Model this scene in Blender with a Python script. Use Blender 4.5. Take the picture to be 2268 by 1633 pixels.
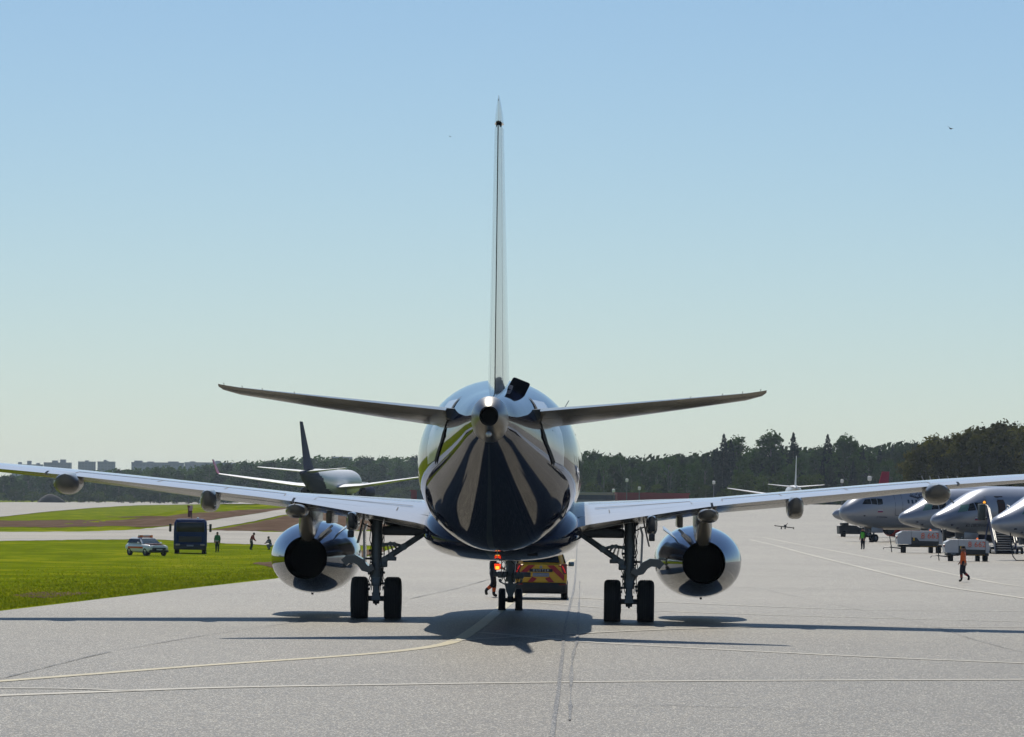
import bpy, bmesh, math, random
from mathutils import Vector, Matrix
R = math.radians
PI = math.pi
rnd = random.Random(7)
for o in list(bpy.data.objects): bpy.data.objects.remove(o)
SC = bpy.context.scene
COL = SC.collection

# ------------------------------------------------------------ camera
CAMH = 3.5; FP = 10880.0; ROLL = R(0.7); PITCH = math.atan((1103 - 816.5) / FP)
fw = Vector((0, math.cos(PITCH), math.sin(PITCH)))
rt0 = Vector((1, 0, 0)); up0 = Vector((0, -math.sin(PITCH), math.cos(PITCH)))
rt = rt0 * math.cos(ROLL) + up0 * math.sin(ROLL)
up = -rt0 * math.sin(ROLL) + up0 * math.cos(ROLL)
CAM = Vector((0, 0, CAMH))
cd = bpy.data.cameras.new('camera'); cam = bpy.data.objects.new('camera', cd); COL.objects.link(cam)
cd.sensor_width = 36; cd.lens = 36 * FP / 2268; cd.clip_start = 0.5; cd.clip_end = 30000
m = Matrix((rt, up, -fw)).transposed().to_4x4(); m.translation = CAM; cam.matrix_world = m
SC.camera = cam

# ------------------------------------------------------------ light
SUN_EL, SUN_AZ = R(50), R(-4.5)          # azimuth from +Y towards +X
w = bpy.data.worlds.new('World'); SC.world = w; w.use_nodes = True
nt = w.node_tree; bg = nt.nodes['Background']
sky = nt.nodes.new('ShaderNodeTexSky'); sky.sky_type = 'NISHITA'; sky.sun_disc = False
sky.sun_elevation = SUN_EL; sky.sun_rotation = SUN_AZ; sky.altitude = 100
sky.air_density = 0.85; sky.dust_density = 0.25; sky.ozone_density = 6.0
tint = nt.nodes.new('ShaderNodeMix'); tint.data_type = 'RGBA'; tint.blend_type = 'MULTIPLY'; tint.inputs[0].default_value = 1; tint.inputs[7].default_value = (.965, .985, .965, 1)
nt.links.new(sky.outputs[0], tint.inputs[6]); nt.links.new(tint.outputs[2], bg.inputs[0]); bg.inputs[1].default_value = 0.083
sd = bpy.data.lights.new('sun', 'SUN'); sd.energy = 5.0; sd.angle = R(0.5); sd.color = (1, .945, .85)
so = bpy.data.objects.new('sun', sd); COL.objects.link(so); so.location = (0, 0, 80)
sv = Vector((math.sin(SUN_AZ) * math.cos(SUN_EL), math.cos(SUN_AZ) * math.cos(SUN_EL), math.sin(SUN_EL)))
so.rotation_euler = sv.to_track_quat('Z', 'Y').to_euler()
SC.view_settings.view_transform = 'Standard'; SC.view_settings.look = 'None'
SC.view_settings.exposure = 0.0; SC.view_settings.gamma = 1; SC.view_settings.use_curve_mapping = False
SC.render.engine = 'CYCLES'
cy = SC.cycles; cy.use_denoising = True; cy.max_bounces = 7; cy.glossy_bounces = 4; cy.diffuse_bounces = 3
cy.transparent_max_bounces = 8; cy.volume_bounces = 0; cy.caustics_reflective = False; cy.caustics_refractive = False

# ------------------------------------------------------------ terrain and picture geometry used for measuring
def S(t):
    t = max(0., min(1., t)); return t * t * (3 - 2 * t)
def gz(X, Y): return -1.2 * S((Y - 170) / 180) * S((-X - 4) / 14) * (1 - S((Y - 520) / 330) * S((X + 70) / 30)) + 2.6 * S((Y - 520) / 330) * S((X + 70) / 30)
def ray(px, py): return fw * FP + rt * (px - 1134) + up * (816.5 - py)
def at(px, py, Y):
    d = ray(px, py); return CAM + d * (Y / d.y)
def gp(px, py, off=0.0):
    d = ray(px, py); d = d / d.y; lo = 20.0; hi = None; Y = 20.0
    while Y < 8800:
        Y2 = Y * 1.02
        if CAMH + d.z * Y2 <= gz(d.x * Y2, Y2): lo, hi = Y, Y2; break
        Y = Y2
    if hi is None: lo = hi = 8800.0
    for _ in range(20):
        m_ = (lo + hi) / 2
        if CAMH + d.z * m_ <= gz(d.x * m_, m_): hi = m_
        else: lo = m_
    return Vector((d.x * hi, hi, gz(d.x * hi, hi) + off))
def pxm(Y): return FP / Y

# ------------------------------------------------------------ materials
MATS = {}
def mat(name, col, rough=0.5, metal=0.0, coat=0.0, var=0.08, vs=3.0, bump=0.0, bs=40.0, spec=0.5, emit=None, es=0.0, rvar=0.0, bdist=0.02):
    if name in MATS: return MATS[name]
    m = bpy.data.materials.new(name); m.use_nodes = True; n = m.node_tree.nodes; l = m.node_tree.links
    p = n['Principled BSDF']
    p.inputs['Roughness'].default_value = rough; p.inputs['Metallic'].default_value = metal
    p.inputs['Coat Weight'].default_value = coat; p.inputs['Coat Roughness'].default_value = 0.03
    p.inputs['Specular IOR Level'].default_value = spec
    tc = n.new('ShaderNodeTexCoord'); nz = n.new('ShaderNodeTexNoise'); nz.inputs['Scale'].default_value = vs; nz.inputs['Detail'].default_value = 6
    l.new(tc.outputs['Object'], nz.inputs['Vector'])
    mx = n.new('ShaderNodeMix'); mx.data_type = 'RGBA'
    c = col
    mx.inputs[6].default_value = (c[0] * (1 - var), c[1] * (1 - var), c[2] * (1 - var), 1)
    mx.inputs[7].default_value = (min(1, c[0] * (1 + var)), min(1, c[1] * (1 + var)), min(1, c[2] * (1 + var)), 1)
    l.new(nz.outputs['Fac'], mx.inputs[0]); l.new(mx.outputs[2], p.inputs['Base Color'])
    if rvar:
        mr = n.new('ShaderNodeMapRange'); mr.inputs['To Min'].default_value = max(0, rough - rvar); mr.inputs['To Max'].default_value = rough + rvar
        l.new(nz.outputs['Fac'], mr.inputs['Value']); l.new(mr.outputs[0], p.inputs['Roughness'])
    if bump:
        nb = n.new('ShaderNodeTexNoise'); nb.inputs['Scale'].default_value = bs; nb.inputs['Detail'].default_value = 4
        l.new(tc.outputs['Object'], nb.inputs['Vector'])
        b = n.new('ShaderNodeBump'); b.inputs['Strength'].default_value = bump; b.inputs['Distance'].default_value = bdist
        l.new(nb.outputs['Fac'], b.inputs['Height']); l.new(b.outputs[0], p.inputs['Normal'])
    if emit:
        p.inputs['Emission Color'].default_value = (*emit, 1); p.inputs['Emission Strength'].default_value = es
    MATS[name] = m; return m

def add_lines(m, axis_periods, dark=(.02, .02, .02), wdt=.012, amt=.8):
    """thin seams in the skin every so many metres along an object axis: list of (axis, period, phase)"""
    n = m.node_tree.nodes; l = m.node_tree.links; p = n['Principled BSDF']
    src = p.inputs['Base Color'].links[0].from_socket
    tc = n.new('ShaderNodeTexCoord'); sp = n.new('ShaderNodeSeparateXYZ'); l.new(tc.outputs['Object'], sp.inputs[0])
    last = None
    for ax, per, ph in axis_periods:
        a = n.new('ShaderNodeMath'); a.operation = 'ADD'; a.inputs[1].default_value = ph + 1000 * per; l.new(sp.outputs[ax], a.inputs[0])
        b = n.new('ShaderNodeMath'); b.operation = 'MODULO'; b.inputs[1].default_value = per; l.new(a.outputs[0], b.inputs[0])
        c = n.new('ShaderNodeMath'); c.operation = 'LESS_THAN'; c.inputs[1].default_value = wdt; l.new(b.outputs[0], c.inputs[0])
        if last:
            d = n.new('ShaderNodeMath'); d.operation = 'MAXIMUM'; l.new(last.outputs[0], d.inputs[0]); l.new(c.outputs[0], d.inputs[1]); last = d
        else: last = c
    e = n.new('ShaderNodeMath'); e.operation = 'MULTIPLY'; e.inputs[1].default_value = amt; l.new(last.outputs[0], e.inputs[0])
    mx = n.new('ShaderNodeMix'); mx.data_type = 'RGBA'; mx.inputs[7].default_value = (*dark, 1)
    l.new(e.outputs[0], mx.inputs[0]); l.new(src, mx.inputs[6]); l.new(mx.outputs[2], p.inputs['Base Color'])
    return m

# ------------------------------------------------------------ mesh helpers
class MB:
    def __init__(s): s.v = []; s.f = []; s.mi = []; s.cur = 0
    def add(s, vs, fs):
        k = len(s.v); s.v += [tuple(v) for v in vs]
        for f in fs: s.f.append([i + k for i in f]); s.mi.append(s.cur)
        return s
    def box(s, x0, x1, y0, y1, z0, z1, M=None):
        vs = [Vector((x, y, z)) for x in (x0, x1) for y in (y0, y1) for z in (z0, z1)]
        if M: vs = [M @ v for v in vs]
        return s.add(vs, [(0, 1, 3, 2), (4, 6, 7, 5), (0, 4, 5, 1), (2, 3, 7, 6), (0, 2, 6, 4), (1, 5, 7, 3)])
    def bbox(s, c, d, b=.02, M=None):
        """chamfered box: centre, size, chamfer"""
        x, y, z = d[0] / 2, d[1] / 2, d[2] / 2; b = min(b, x * .9, y * .9, z * .9)
        bm = bmesh.new(); bmesh.ops.create_cube(bm, size=1)
        for v in bm.verts: v.co = Vector((v.co.x * 2 * x, v.co.y * 2 * y, v.co.z * 2 * z))
        bmesh.ops.bevel(bm, geom=bm.edges[:], offset=b, segments=2, affect='EDGES', profile=.5)
        bm.verts.index_update(); c = Vector(c)
        vs = [(v.co + c) if M is None else (M @ (v.co + c)) for v in bm.verts]; fs = [[v.index for v in f.verts] for f in bm.faces]
        bm.free(); return s.add(vs, fs)
    def tube(s, pts, rads, seg=12, caps=True, sy=1.0):
        pts = [Vector(p) for p in pts]
        if not isinstance(rads, (list, tuple)): rads = [rads] * len(pts)
        rings = []; ref = None
        for i, p in enumerate(pts):
            a = pts[max(0, i - 1)]; b = pts[min(len(pts) - 1, i + 1)]; t = (b - a).normalized()
            if ref is None:
                ref = Vector((0, 0, 1)) if abs(t.z) < .9 else Vector((1, 0, 0))
            u = (ref - t * ref.dot(t)).normalized(); ref = u; v = t.cross(u)
            rings.append([p + (u * math.cos(2 * PI * k / seg) + v * math.sin(2 * PI * k / seg)) * rads[i] for k in range(seg)])
        return s.loft(rings, caps)
    def loft(s, rings, caps=True, closed=True):
        n = len(rings[0]); vs = [q for r in rings for q in r]; fs = []
        for i in range(len(rings) - 1):
            for k in range(n if closed else n - 1):
                k2 = (k + 1) % n
                fs.append((i * n + k, i * n + k2, (i + 1) * n + k2, (i + 1) * n + k))
        if caps: fs.append(list(range(n))[::-1]); fs.append([(len(rings) - 1) * n + k for k in range(n)])
        return s.add(vs, fs)
    def disc(s, c, r, ax='y', th=.02, seg=20, r2=None):
        c = Vector(c); d = {'x': Vector((1, 0, 0)), 'y': Vector((0, 1, 0)), 'z': Vector((0, 0, 1))}[ax]
        return s.tube([c - d * th / 2, c + d * th / 2], [r, r if r2 is None else r2], seg)
    def lathe(s, prof, c, ax='y', seg=32):
        """prof: (along, radius)"""
        c = Vector(c); rings = []
        for a, r in prof:
            ring = []
            for k in range(seg):
                t = 2 * PI * k / seg; u, v = r * math.cos(t), r * math.sin(t)
                ring.append(c + Vector({'x': (a, u, v), 'y': (u, a, v), 'z': (u, v, a)}[ax]))
            rings.append(ring)
        return s.loft(rings, False)
    def prism(s, poly, d):
        """poly: 3-D points of a flat outline, extruded by vector d"""
        n = len(poly); a = [Vector(p) for p in poly]; b = [p + Vector(d) for p in a]
        return s.add(a + b, [list(range(n))[::-1], [n + i for i in range(n)]] + [(i, (i + 1) % n, n + (i + 1) % n, n + i) for i in range(n)])
    def build(s, name, mats, parent=None, smooth=35, loc=None):
        me = bpy.data.meshes.new(name); me.from_pydata(s.v, [], s.f)
        if not isinstance(mats, (list, tuple)): mats = [mats]
        for q in mats: me.materials.append(q)
        if len(mats) > 1:
            for p, i in zip(me.polygons, s.mi): p.material_index = i
        bm = bmesh.new(); bm.from_mesh(me); bmesh.ops.recalc_face_normals(bm, faces=bm.faces[:]); bm.to_mesh(me); bm.free()
        if smooth:
            me.polygons.foreach_set('use_smooth', [True] * len(me.polygons)); me.set_sharp_from_angle(angle=R(smooth))
        o = bpy.data.objects.new(name, me); COL.objects.link(o)
        if parent: o.parent = parent
        if loc: o.location = loc
        return o
def empty(name, loc, rz=0.0, label=None, cat=None, group=None):
    o = bpy.data.objects.new(name, None); COL.objects.link(o); o.location = loc; o.rotation_euler.z = rz; o.empty_display_size = .5
    if label: o['label'] = label; o['category'] = cat
    if group: o['group'] = group
    return o
def tag(o, label, cat, group=None):
    o['label'] = label; o['category'] = cat
    if group: o['group'] = group
    return o
def struct(o, kind='structure'): o['kind'] = kind; return o
KIDS = {}
def copy_tree(o, parent=None):
    c = o.copy(); COL.objects.link(c)
    if parent: c.parent = parent
    for ch in [x for x in COL.objects if x.parent == o]:
        copy_tree(ch, c)
    return c
def sup(hw, hh, e, seg=48):
    out = []
    for k in range(seg):
        t = 2 * PI * k / seg; c, s_ = math.cos(t), math.sin(t)
        out.append((hw * math.copysign(abs(c) ** (2 / e), c), hh * math.copysign(abs(s_) ** (2 / e), s_)))
    return out
def interp(tab, t):
    if t <= tab[0][0]: return list(tab[0][1:])
    for i in range(len(tab) - 1):
        a, b = tab[i], tab[i + 1]
        if t <= b[0]:
            h = b[0] - a[0]; u = (t - a[0]) / h
            pr = tab[i - 1] if i else None; nx = tab[i + 2] if i + 2 < len(tab) else None; out = []
            for j in range(1, len(a)):
                d = (b[j] - a[j]) / h
                d0 = d if pr is None else (a[j] - pr[j]) / (a[0] - pr[0]); d1 = d if nx is None else (nx[j] - b[j]) / (nx[0] - b[0])
                m0 = 0 if d0 * d <= 0 else 2 * d0 * d / (d0 + d) if pr else d
                m1 = 0 if d1 * d <= 0 else 2 * d1 * d / (d1 + d) if nx else d
                out.append((2 * u ** 3 - 3 * u * u + 1) * a[j] + (u ** 3 - 2 * u * u + u) * h * m0 + (-2 * u ** 3 + 3 * u * u) * b[j] + (u ** 3 - u * u) * h * m1)
            return out
    return list(tab[-1][1:])
def foil(n=11, x0=0.0, x1=1.0):
    """unit aerofoil outline (chordwise 0=LE..1=TE, half thickness +-), between x0 and x1"""
    def th(x): return 5 * (.2969 * math.sqrt(x) - .126 * x - .3516 * x * x + .2843 * x ** 3 - .1030 * x ** 4) 
    xs = [x0 + (x1 - x0) * (1 - math.cos(PI * i / (n - 1))) / 2 for i in range(n)]
    return [(x, th(x)) for x in reversed(xs)] + [(x, -th(x)) for x in (xs[1:] if x0 == 0 else xs)]
def wing_rings(secs, x0, x1, vert=False, camber=0.0, n=11):
    """secs: (span, yLE, yTE, zLE, zTE, thickness); vert: span is z and thickness along x"""
    rings = []
    for (sp, le, te, zl, zt, t) in secs:
        ring = []
        for (u, h) in foil(n, x0, x1):
            y = le + (te - le) * u; z = zl + (zt - zl) * u + camber * abs(le - te) * 4 * u * (1 - u)
            ring.append(Vector((h * t, y, sp)) if vert else Vector((sp, y, z + h * t)))
        rings.append(ring)
    return rings
def text_mesh(name, s, size, mt, parent=None, ext=.004):
    cu = bpy.data.curves.new(name, 'FONT'); cu.body = s; cu.size = size; cu.extrude = ext; cu.resolution_u = 2; cu.align_x = 'CENTER'; cu.align_y = 'CENTER'
    t = bpy.data.objects.new('tmp', cu); COL.objects.link(t); dg = bpy.context.evaluated_depsgraph_get()
    me = bpy.data.meshes.new_from_object(t.evaluated_get(dg)); bpy.data.objects.remove(t); me.name = name
    me.materials.clear(); me.materials.append(mt)
    o = bpy.data.objects.new(name, me); COL.objects.link(o)
    if parent: o.parent = parent
    return o

# ------------------------------------------------------------ ground
def road_mat(name, base, spk=.35, rough=.55, glint=.9, far_glare=False):
    m = bpy.data.materials.new(name); m.use_nodes = True; n = m.node_tree.nodes; l = m.node_tree.links; p = n['Principled BSDF']
    tc = n.new('ShaderNodeTexCoord')
    def noise(sc, det, rg=.6):
        z = n.new('ShaderNodeTexNoise'); z.inputs['Scale'].default_value = sc; z.inputs['Detail'].default_value = det; z.inputs['Roughness'].default_value = rg
        l.new(tc.outputs['Object'], z.inputs['Vector']); return z
    big = noise(.045, 5); mid = noise(.9, 6, .7); grit = noise(14, 3, .8)
    def rng(src, a, b, c, d):
        r = n.new('ShaderNodeMapRange'); r.inputs['From Min'].default_value = a; r.inputs['From Max'].default_value = b; r.inputs['To Min'].default_value = c; r.inputs['To Max'].default_value = d; l.new(src, r.inputs['Value']); return r.outputs[0]
    def mul(a, b):
        q = n.new('ShaderNodeMath'); q.operation = 'MULTIPLY'; l.new(a, q.inputs[0]); l.new(b, q.inputs[1]); return q.outputs[0]
    f = mul(mul(rng(big.outputs['Fac'], .3, .7, .82, 1.14), rng(mid.outputs['Fac'], .25, .75, .84, 1.14)), rng(grit.outputs['Fac'], .3, .7, 1 - spk, 1 + spk))
    if far_glare:
        sy = n.new('ShaderNodeSeparateXYZ'); l.new(tc.outputs['Object'], sy.inputs[0]); f = mul(f, rng(sy.outputs[1], 92, 200, .92, 1.62))  # base colour brightened with distance, painting in the grazing glare
    v = n.new('ShaderNodeVectorMath'); v.operation = 'SCALE'; v.inputs[0].default_value = base; l.new(f, v.inputs['Scale']); l.new(v.outputs[0], p.inputs['Base Color'])
    l.new(rng(grit.outputs['Fac'], .3, .7, rough - .13, rough + .15), p.inputs['Roughness'])
    p.inputs['Specular IOR Level'].default_value = .13
    vo = n.new('ShaderNodeTexVoronoi'); vo.inputs['Scale'].default_value = 44; l.new(tc.outputs['Object'], vo.inputs['Vector']); sx = n.new('ShaderNodeSeparateXYZ'); l.new(vo.outputs['Color'], sx.inputs[0])
    gm_ = rng(sx.outputs[0], .89, .90, 0, 1)
    mx = n.new('ShaderNodeMix'); mx.data_type = 'RGBA'; mx.inputs[7].default_value = (.74, .69, .57, 1); l.new(mul(gm_, rng(mid.outputs['Fac'], 0, 1, glint, glint)), mx.inputs[0]); l.new(v.outputs[0], mx.inputs[6]); l.new(mx.outputs[2], p.inputs['Base Color'])  # scattered pale cells paint stone glints into the base colour
    b = n.new('ShaderNodeBump'); b.inputs['Strength'].default_value = .35; b.inputs['Distance'].default_value = .01; l.new(grit.outputs['Fac'], b.inputs['Height']); l.new(b.outputs[0], p.inputs['Normal'])
    return m
def veg_mat(name, a, b_, c, sc=.35):
    m = bpy.data.materials.new(name); m.use_nodes = True; n = m.node_tree.nodes; l = m.node_tree.links; p = n['Principled BSDF']; p.inputs['Roughness'].default_value = 1; p.inputs['Specular IOR Level'].default_value = 0
    tc = n.new('ShaderNodeTexCoord'); mp = n.new('ShaderNodeMapping'); mp.inputs['Scale'].default_value = (1, .35, 1); l.new(tc.outputs['Object'], mp.inputs[0])
    z = n.new('ShaderNodeTexNoise'); z.inputs['Scale'].default_value = sc; z.inputs['Detail'].default_value = 9; z.inputs['Roughness'].default_value = .68; l.new(mp.outputs[0], z.inputs['Vector'])
    r = n.new('ShaderNodeValToRGB'); e = r.color_ramp.elements; e[0].position = .3; kk = e.new(.2); kk.color = (a[0] * 1.5 + .03, a[1] * .9 + .015, a[2] + .02, 1); e[0].color = (*a, 1); e[1].position = .68; e[1].color = (*c, 1); k = e.new(.5); k.color = (*b_, 1)
    l.new(z.outputs['Fac'], r.inputs[0]); l.new(r.outputs[0], p.inputs['Base Color']); return m
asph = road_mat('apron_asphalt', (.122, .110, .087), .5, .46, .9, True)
conc = road_mat('taxiway_concrete', (.22, .205, .172), .15, .6, .2)
grassm = veg_mat('mown_grass', (.050, .068, .004), (.112, .152, .005), (.215, .225, .010), .22)
dirtm = veg_mat('bare_earth', (.075, .048, .034), (.105, .072, .052), (.16, .115, .088), .25)

def grid_sheet(name, xs, ys, fz, mt):
    nx, ny = len(xs), len(ys); vs = [(x, y, fz(x, y)) for y in ys for x in xs]
    fs = [(j * nx + i, j * nx + i + 1, (j + 1) * nx + i + 1, (j + 1) * nx + i) for j in range(ny - 1) for i in range(nx - 1)]
    me = bpy.data.meshes.new(name); me.from_pydata(vs, [], fs); me.materials.append(mt); me.polygons.foreach_set('use_smooth', [True] * len(fs))
    o = bpy.data.objects.new(name, me); COL.objects.link(o); return o
xs = [-3000, -2000, -1200, -700, -400, -250, -150, -100] + [-80 + 3 * i for i in range(31)] + [20, 60, 150, 400, 700, 1200, 2000, 3000]
ys = [-600, -200, 0, 60, 100, 130] + [150 + 5 * i for i in range(46)] + [400, 450, 500] + [520 + 10 * i for i in range(36)] + [900, 1000, 1400, 2000, 3000, 4500, 6000, 9000]
g = grid_sheet('ground', xs, ys, gz, grassm); struct(g)
# apron edge
E = [(-600, -100), (0, -62), (100, -30)]
for px, py in ((0, 1355), (150, 1337), (300, 1319), (450, 1301), (610, 1283), (720, 1259), (800, 1238), (850, 1222), (880, 1212)):
    q = gp(px, py); E.append((q.y, q.x))
q = gp(884, 1178); E.append((q.y, q.x))
q = gp(870, 1162); E.append((q.y, q.x))
for px, py in ((930, 1149), (1050, 1131), (1160, 1123)): q = gp(px, py); E.append((q.y, q.x))
E.append((1500, 60)); E.sort()
def edge(Y): return interp(E, Y)[0] if 0 else next((a[1] + (b[1] - a[1]) * (Y - a[0]) / (b[0] - a[0]) for a, b in zip(E, E[1:]) if a[0] <= Y <= b[0]), E[-1][1])
YS = sorted(set([-600, -300, 0, 50, 90, 110, 130] + [140 + 4 * i for i in range(60)] + [400, 450, 500] + [520 + 10 * i for i in range(36)] + [900, 1000, 1200, 1500] + [e[0] for e in E]))
vs = []; fs = []; NC = 26
for Y in YS:
    x0 = edge(Y)
    for i in range(NC):
        t = i / (NC - 1); X = x0 + (700 - x0) * t ** 3.2; vs.append((X, Y, gz(X, Y) + .02))
for j in range(len(YS) - 1):
    for i in range(NC - 1): fs.append((j * NC + i, j * NC + i + 1, (j + 1) * NC + i + 1, (j + 1) * NC + i))
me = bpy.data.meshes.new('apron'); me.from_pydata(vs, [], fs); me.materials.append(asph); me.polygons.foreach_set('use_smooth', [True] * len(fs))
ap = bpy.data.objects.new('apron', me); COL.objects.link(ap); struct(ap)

def sheet(name, cols, mt, off, rows=5, step=14, jit=0.0):
    """strip lying on the terrain, measured as columns (x, y_far, y_near) in the photograph"""
    r2 = random.Random(len(name) * 7); xs_ = []; x = cols[0][0]
    while x < cols[-1][0]: xs_.append(x); x += step
    xs_.append(cols[-1][0]); vs = []; fs = []
    for x in xs_:
        for a, b in zip(cols, cols[1:]):
            if a[0] <= x <= b[0]: t = (x - a[0]) / (b[0] - a[0]); y0 = a[1] + (b[1] - a[1]) * t; y1 = a[2] + (b[2] - a[2]) * t; break
        y0 += r2.uniform(-jit, jit); y1 += r2.uniform(-jit, jit)
        for k in range(rows + 1): vs.append(gp(x, y0 + (y1 - y0) * k / rows, off))
    n = rows + 1
    for i in range(len(xs_) - 1):
        for k in range(rows): fs.append((i * n + k, (i + 1) * n + k, (i + 1) * n + k + 1, i * n + k + 1))
    me = bpy.data.meshes.new(name); me.from_pydata(vs, [], fs); me.materials.append(mt)
    o = bpy.data.objects.new(name, me); COL.objects.link(o); struct(o); return o
sheet('taxiway', [(-200, 1177, 1199), (0, 1179, 1199), (200, 1178, 1196), (340, 1172, 1195), (470, 1174, 1203), (600, 1179, 1208), (760, 1178, 1208), (880, 1176, 1211), (900, 1172, 1211)], conc, .03, jit=.5)
sheet('runway', [(-200, 1113, 1158), (0, 1113, 1146), (100, 1112.5, 1135), (200, 1112, 1126), (300, 1112, 1120), (450, 1112, 1117.5), (700, 1112.5, 1118), (940, 1115, 1122)], conc, .10, jit=.3)
sheet('service_road', [(310, 1173.5, 1174.5), (380, 1166, 1174.6), (450, 1156, 1175), (540, 1143, 1160), (620, 1130, 1143), (700, 1122, 1132), (820, 1119, 1126)], conc, .06, jit=.5)
sheet('dirt_strip', [(-200, 1153, 1166), (0, 1154, 1167), (120, 1152, 1169), (250, 1153, 1166), (330, 1148, 1168), (380, 1142, 1164), (450, 1136, 1155), (560, 1129, 1139), (640, 1124, 1128)], dirtm, .04, jit=1.0)
sheet('dirt_patch', [(462, 1175.2, 1176.5), (500, 1170, 1176.5), (560, 1160, 1177), (630, 1144, 1177), (720, 1132, 1177), (830, 1127, 1174), (860, 1135, 1166)], dirtm, .045, jit=1.0)
sheet('worn_verge', [(560, 1247, 1250), (620, 1243, 1262), (700, 1233, 1250), (780, 1222, 1240), (850, 1213, 1222)], dirtm, .03, jit=1.5)
sheet('worn_verge', [(30, 1318, 1322), (90, 1312, 1326), (160, 1312, 1320), (200, 1314, 1316)], dirtm, .02, jit=1.5, step=6)
sheet('worn_verge', [(230, 1145, 1146), (330, 1144, 1148), (420, 1145, 1149), (520, 1140, 1142)], dirtm, .05, jit=.8)

def flat(name, pts, mt, off):
    me = bpy.data.meshes.new(name); me.from_pydata([(x, y, gz(x, y) + off) for x, y in pts], [], [tuple(range(len(pts)))]); me.materials.append(mt); o = bpy.data.objects.new(name, me); COL.objects.link(o); struct(o)
flat('taxiway', [(-135, -500), (-112, -500), (-80, 160), (-100, 160)], conc, .05)
def ribbon(name, pts, wd, mt, off=.03, wjit=0.0):
    P = [gp(x, y) for x, y in pts]; Q = []
    for a, b in zip(P, P[1:]):
        K = max(1, int((b - a).length / 4))
        for k in range(K): Q.append(a.lerp(b, k / K))
    Q.append(P[-1]); vs = []; r2 = random.Random(len(pts) + int(pts[0][0]))
    for i, q in enumerate(Q):
        t = (Q[min(i + 1, len(Q) - 1)] - Q[max(i - 1, 0)]); t.z = 0; t.normalize(); n_ = Vector((-t.y, t.x, 0)); w_ = wd * (1 + r2.uniform(-wjit, wjit))
        for s_ in (-1, 1): p = q + n_ * s_ * w_ / 2; vs.append((p.x, p.y, gz(p.x, p.y) + off))
    me = bpy.data.meshes.new(name); me.from_pydata(vs, [], [(2 * i, 2 * i + 1, 2 * i + 3, 2 * i + 2) for i in range(len(Q) - 1)]); me.materials.append(mt)
    o = bpy.data.objects.new(name, me); COL.objects.link(o); struct(o); return o
def spline(pts, n=6):
    out = []
    for i in range(len(pts) - 1):
        p0 = pts[max(0, i - 1)]; p1 = pts[i]; p2 = pts[i + 1]; p3 = pts[min(len(pts) - 1, i + 2)]
        for k in range(n):
            t = k / n; out.append(tuple(.5 * (2 * b + (c - a) * t + (2 * a - 5 * b + 4 * c - d) * t * t + (3 * b - a - 3 * c + d) * t ** 3) for a, b, c, d in zip(p0, p1, p2, p3)))
    out.append(pts[-1]); return out
ylw = road_mat('worn_yellow_paint', (.46, .40, .25), .12, .42, .3); wht = road_mat('worn_white_paint', (.42, .395, .33), .10, .5, .3)
ribbon('taxi_line', spline([(-60, 1516), (0, 1512), (200, 1496.5), (450, 1477), (700, 1460), (860, 1447), (960, 1434), (1010, 1421), (1050, 1397), (1085, 1370), (1112, 1348), (1140, 1327), (1168, 1309), (1200, 1290), (1235, 1268), (1270, 1240)]), .34, ylw)
ribbon('painted_line', spline([(-60, 1546), (0, 1544), (220, 1536), (500, 1526), (900, 1519), (1300, 1513.5), (1700, 1510.5), (2330, 1508)]), .42, wht)
ribbon('painted_line', spline([(-60, 1527), (0, 1528), (150, 1529), (300, 1534)]), .25, wht, .034)
ribbon('painted_line', spline([(1062, 1403), (1130, 1409), (1280, 1423), (1500, 1436), (1750, 1449), (2000, 1461), (2330, 1474)]), .36, wht)
ribbon('painted_line', spline([(1000, 1422), (1080, 1417), (1240, 1408), (1400, 1400), (1600, 1393), (1850, 1390), (2330, 1392)]), .26, wht, .034)
ribbon('painted_line', spline([(1195, 1337), (1400, 1352), (1700, 1364), (2330, 1381)]), .26, wht)
ribbon('painted_line', spline([(1205, 1322), (1500, 1337), (1900, 1352), (2330, 1356)]), .22, wht, .034)
ribbon('painted_line', [(1500, 1300), (2330, 1315)], .25, wht)
ribbon('painted_line', [(1600, 1273), (2330, 1284)], .25, wht, .034)
ribbon('painted_line', [(1190, 1240), (1450, 1247)], .3, wht)
ribbon('painted_line', spline([(1690, 1191), (1785, 1209.7), (1900, 1231), (2000, 1250), (2126, 1276.8), (2232, 1296.6), (2330, 1306)]), .24, wht)
ribbon('painted_line', spline([(1660, 1196), (1720, 1210), (1785, 1227.8), (1891, 1254), (1998, 1280), (2100, 1302), (2200, 1317), (2330, 1336)]), .26, wht, .034)
ribbon('painted_line', [(1996, 1218.5), (2090, 1219.8)], .8, wht)
tar = road_mat('tar_seam', (.035, .036, .038), .3, .45)
ribbon('tar_seam', spline([(1222, 1640), (1230, 1580), (1236, 1540), (1241, 1490), (1246, 1450), (1250, 1400), (1263, 1340), (1272, 1300), (1276, 1250), (1279, 1190)]), .075, tar, .04)
ribbon('tar_seam', spline([(1262, 1600), (1263, 1560), (1265, 1510), (1268, 1460), (1278, 1420), (1281, 1370), (1283, 1330), (1284, 1290)]), .055, tar, .04, .8)
ribbon('tar_seam', spline([(0, 1507), (60, 1492), (130, 1474), (230, 1450), (380, 1422), (520, 1400), (660, 1380)]), .03, tar, .04, .8)
ribbon('tar_seam', spline([(2268, 1448), (2160, 1420), (2050, 1385), (1900, 1352), (1700, 1310)]), .02, tar, .04, .8)
ribbon('tar_seam', [(1240, 1567), (1500, 1566), (1800, 1575), (2300, 1581)], .05, tar, .04, .9)
ribbon('tar_seam', [(1262, 1660), (1400, 1664), (1560, 1672)], .1, tar, .04, .9)
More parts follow.
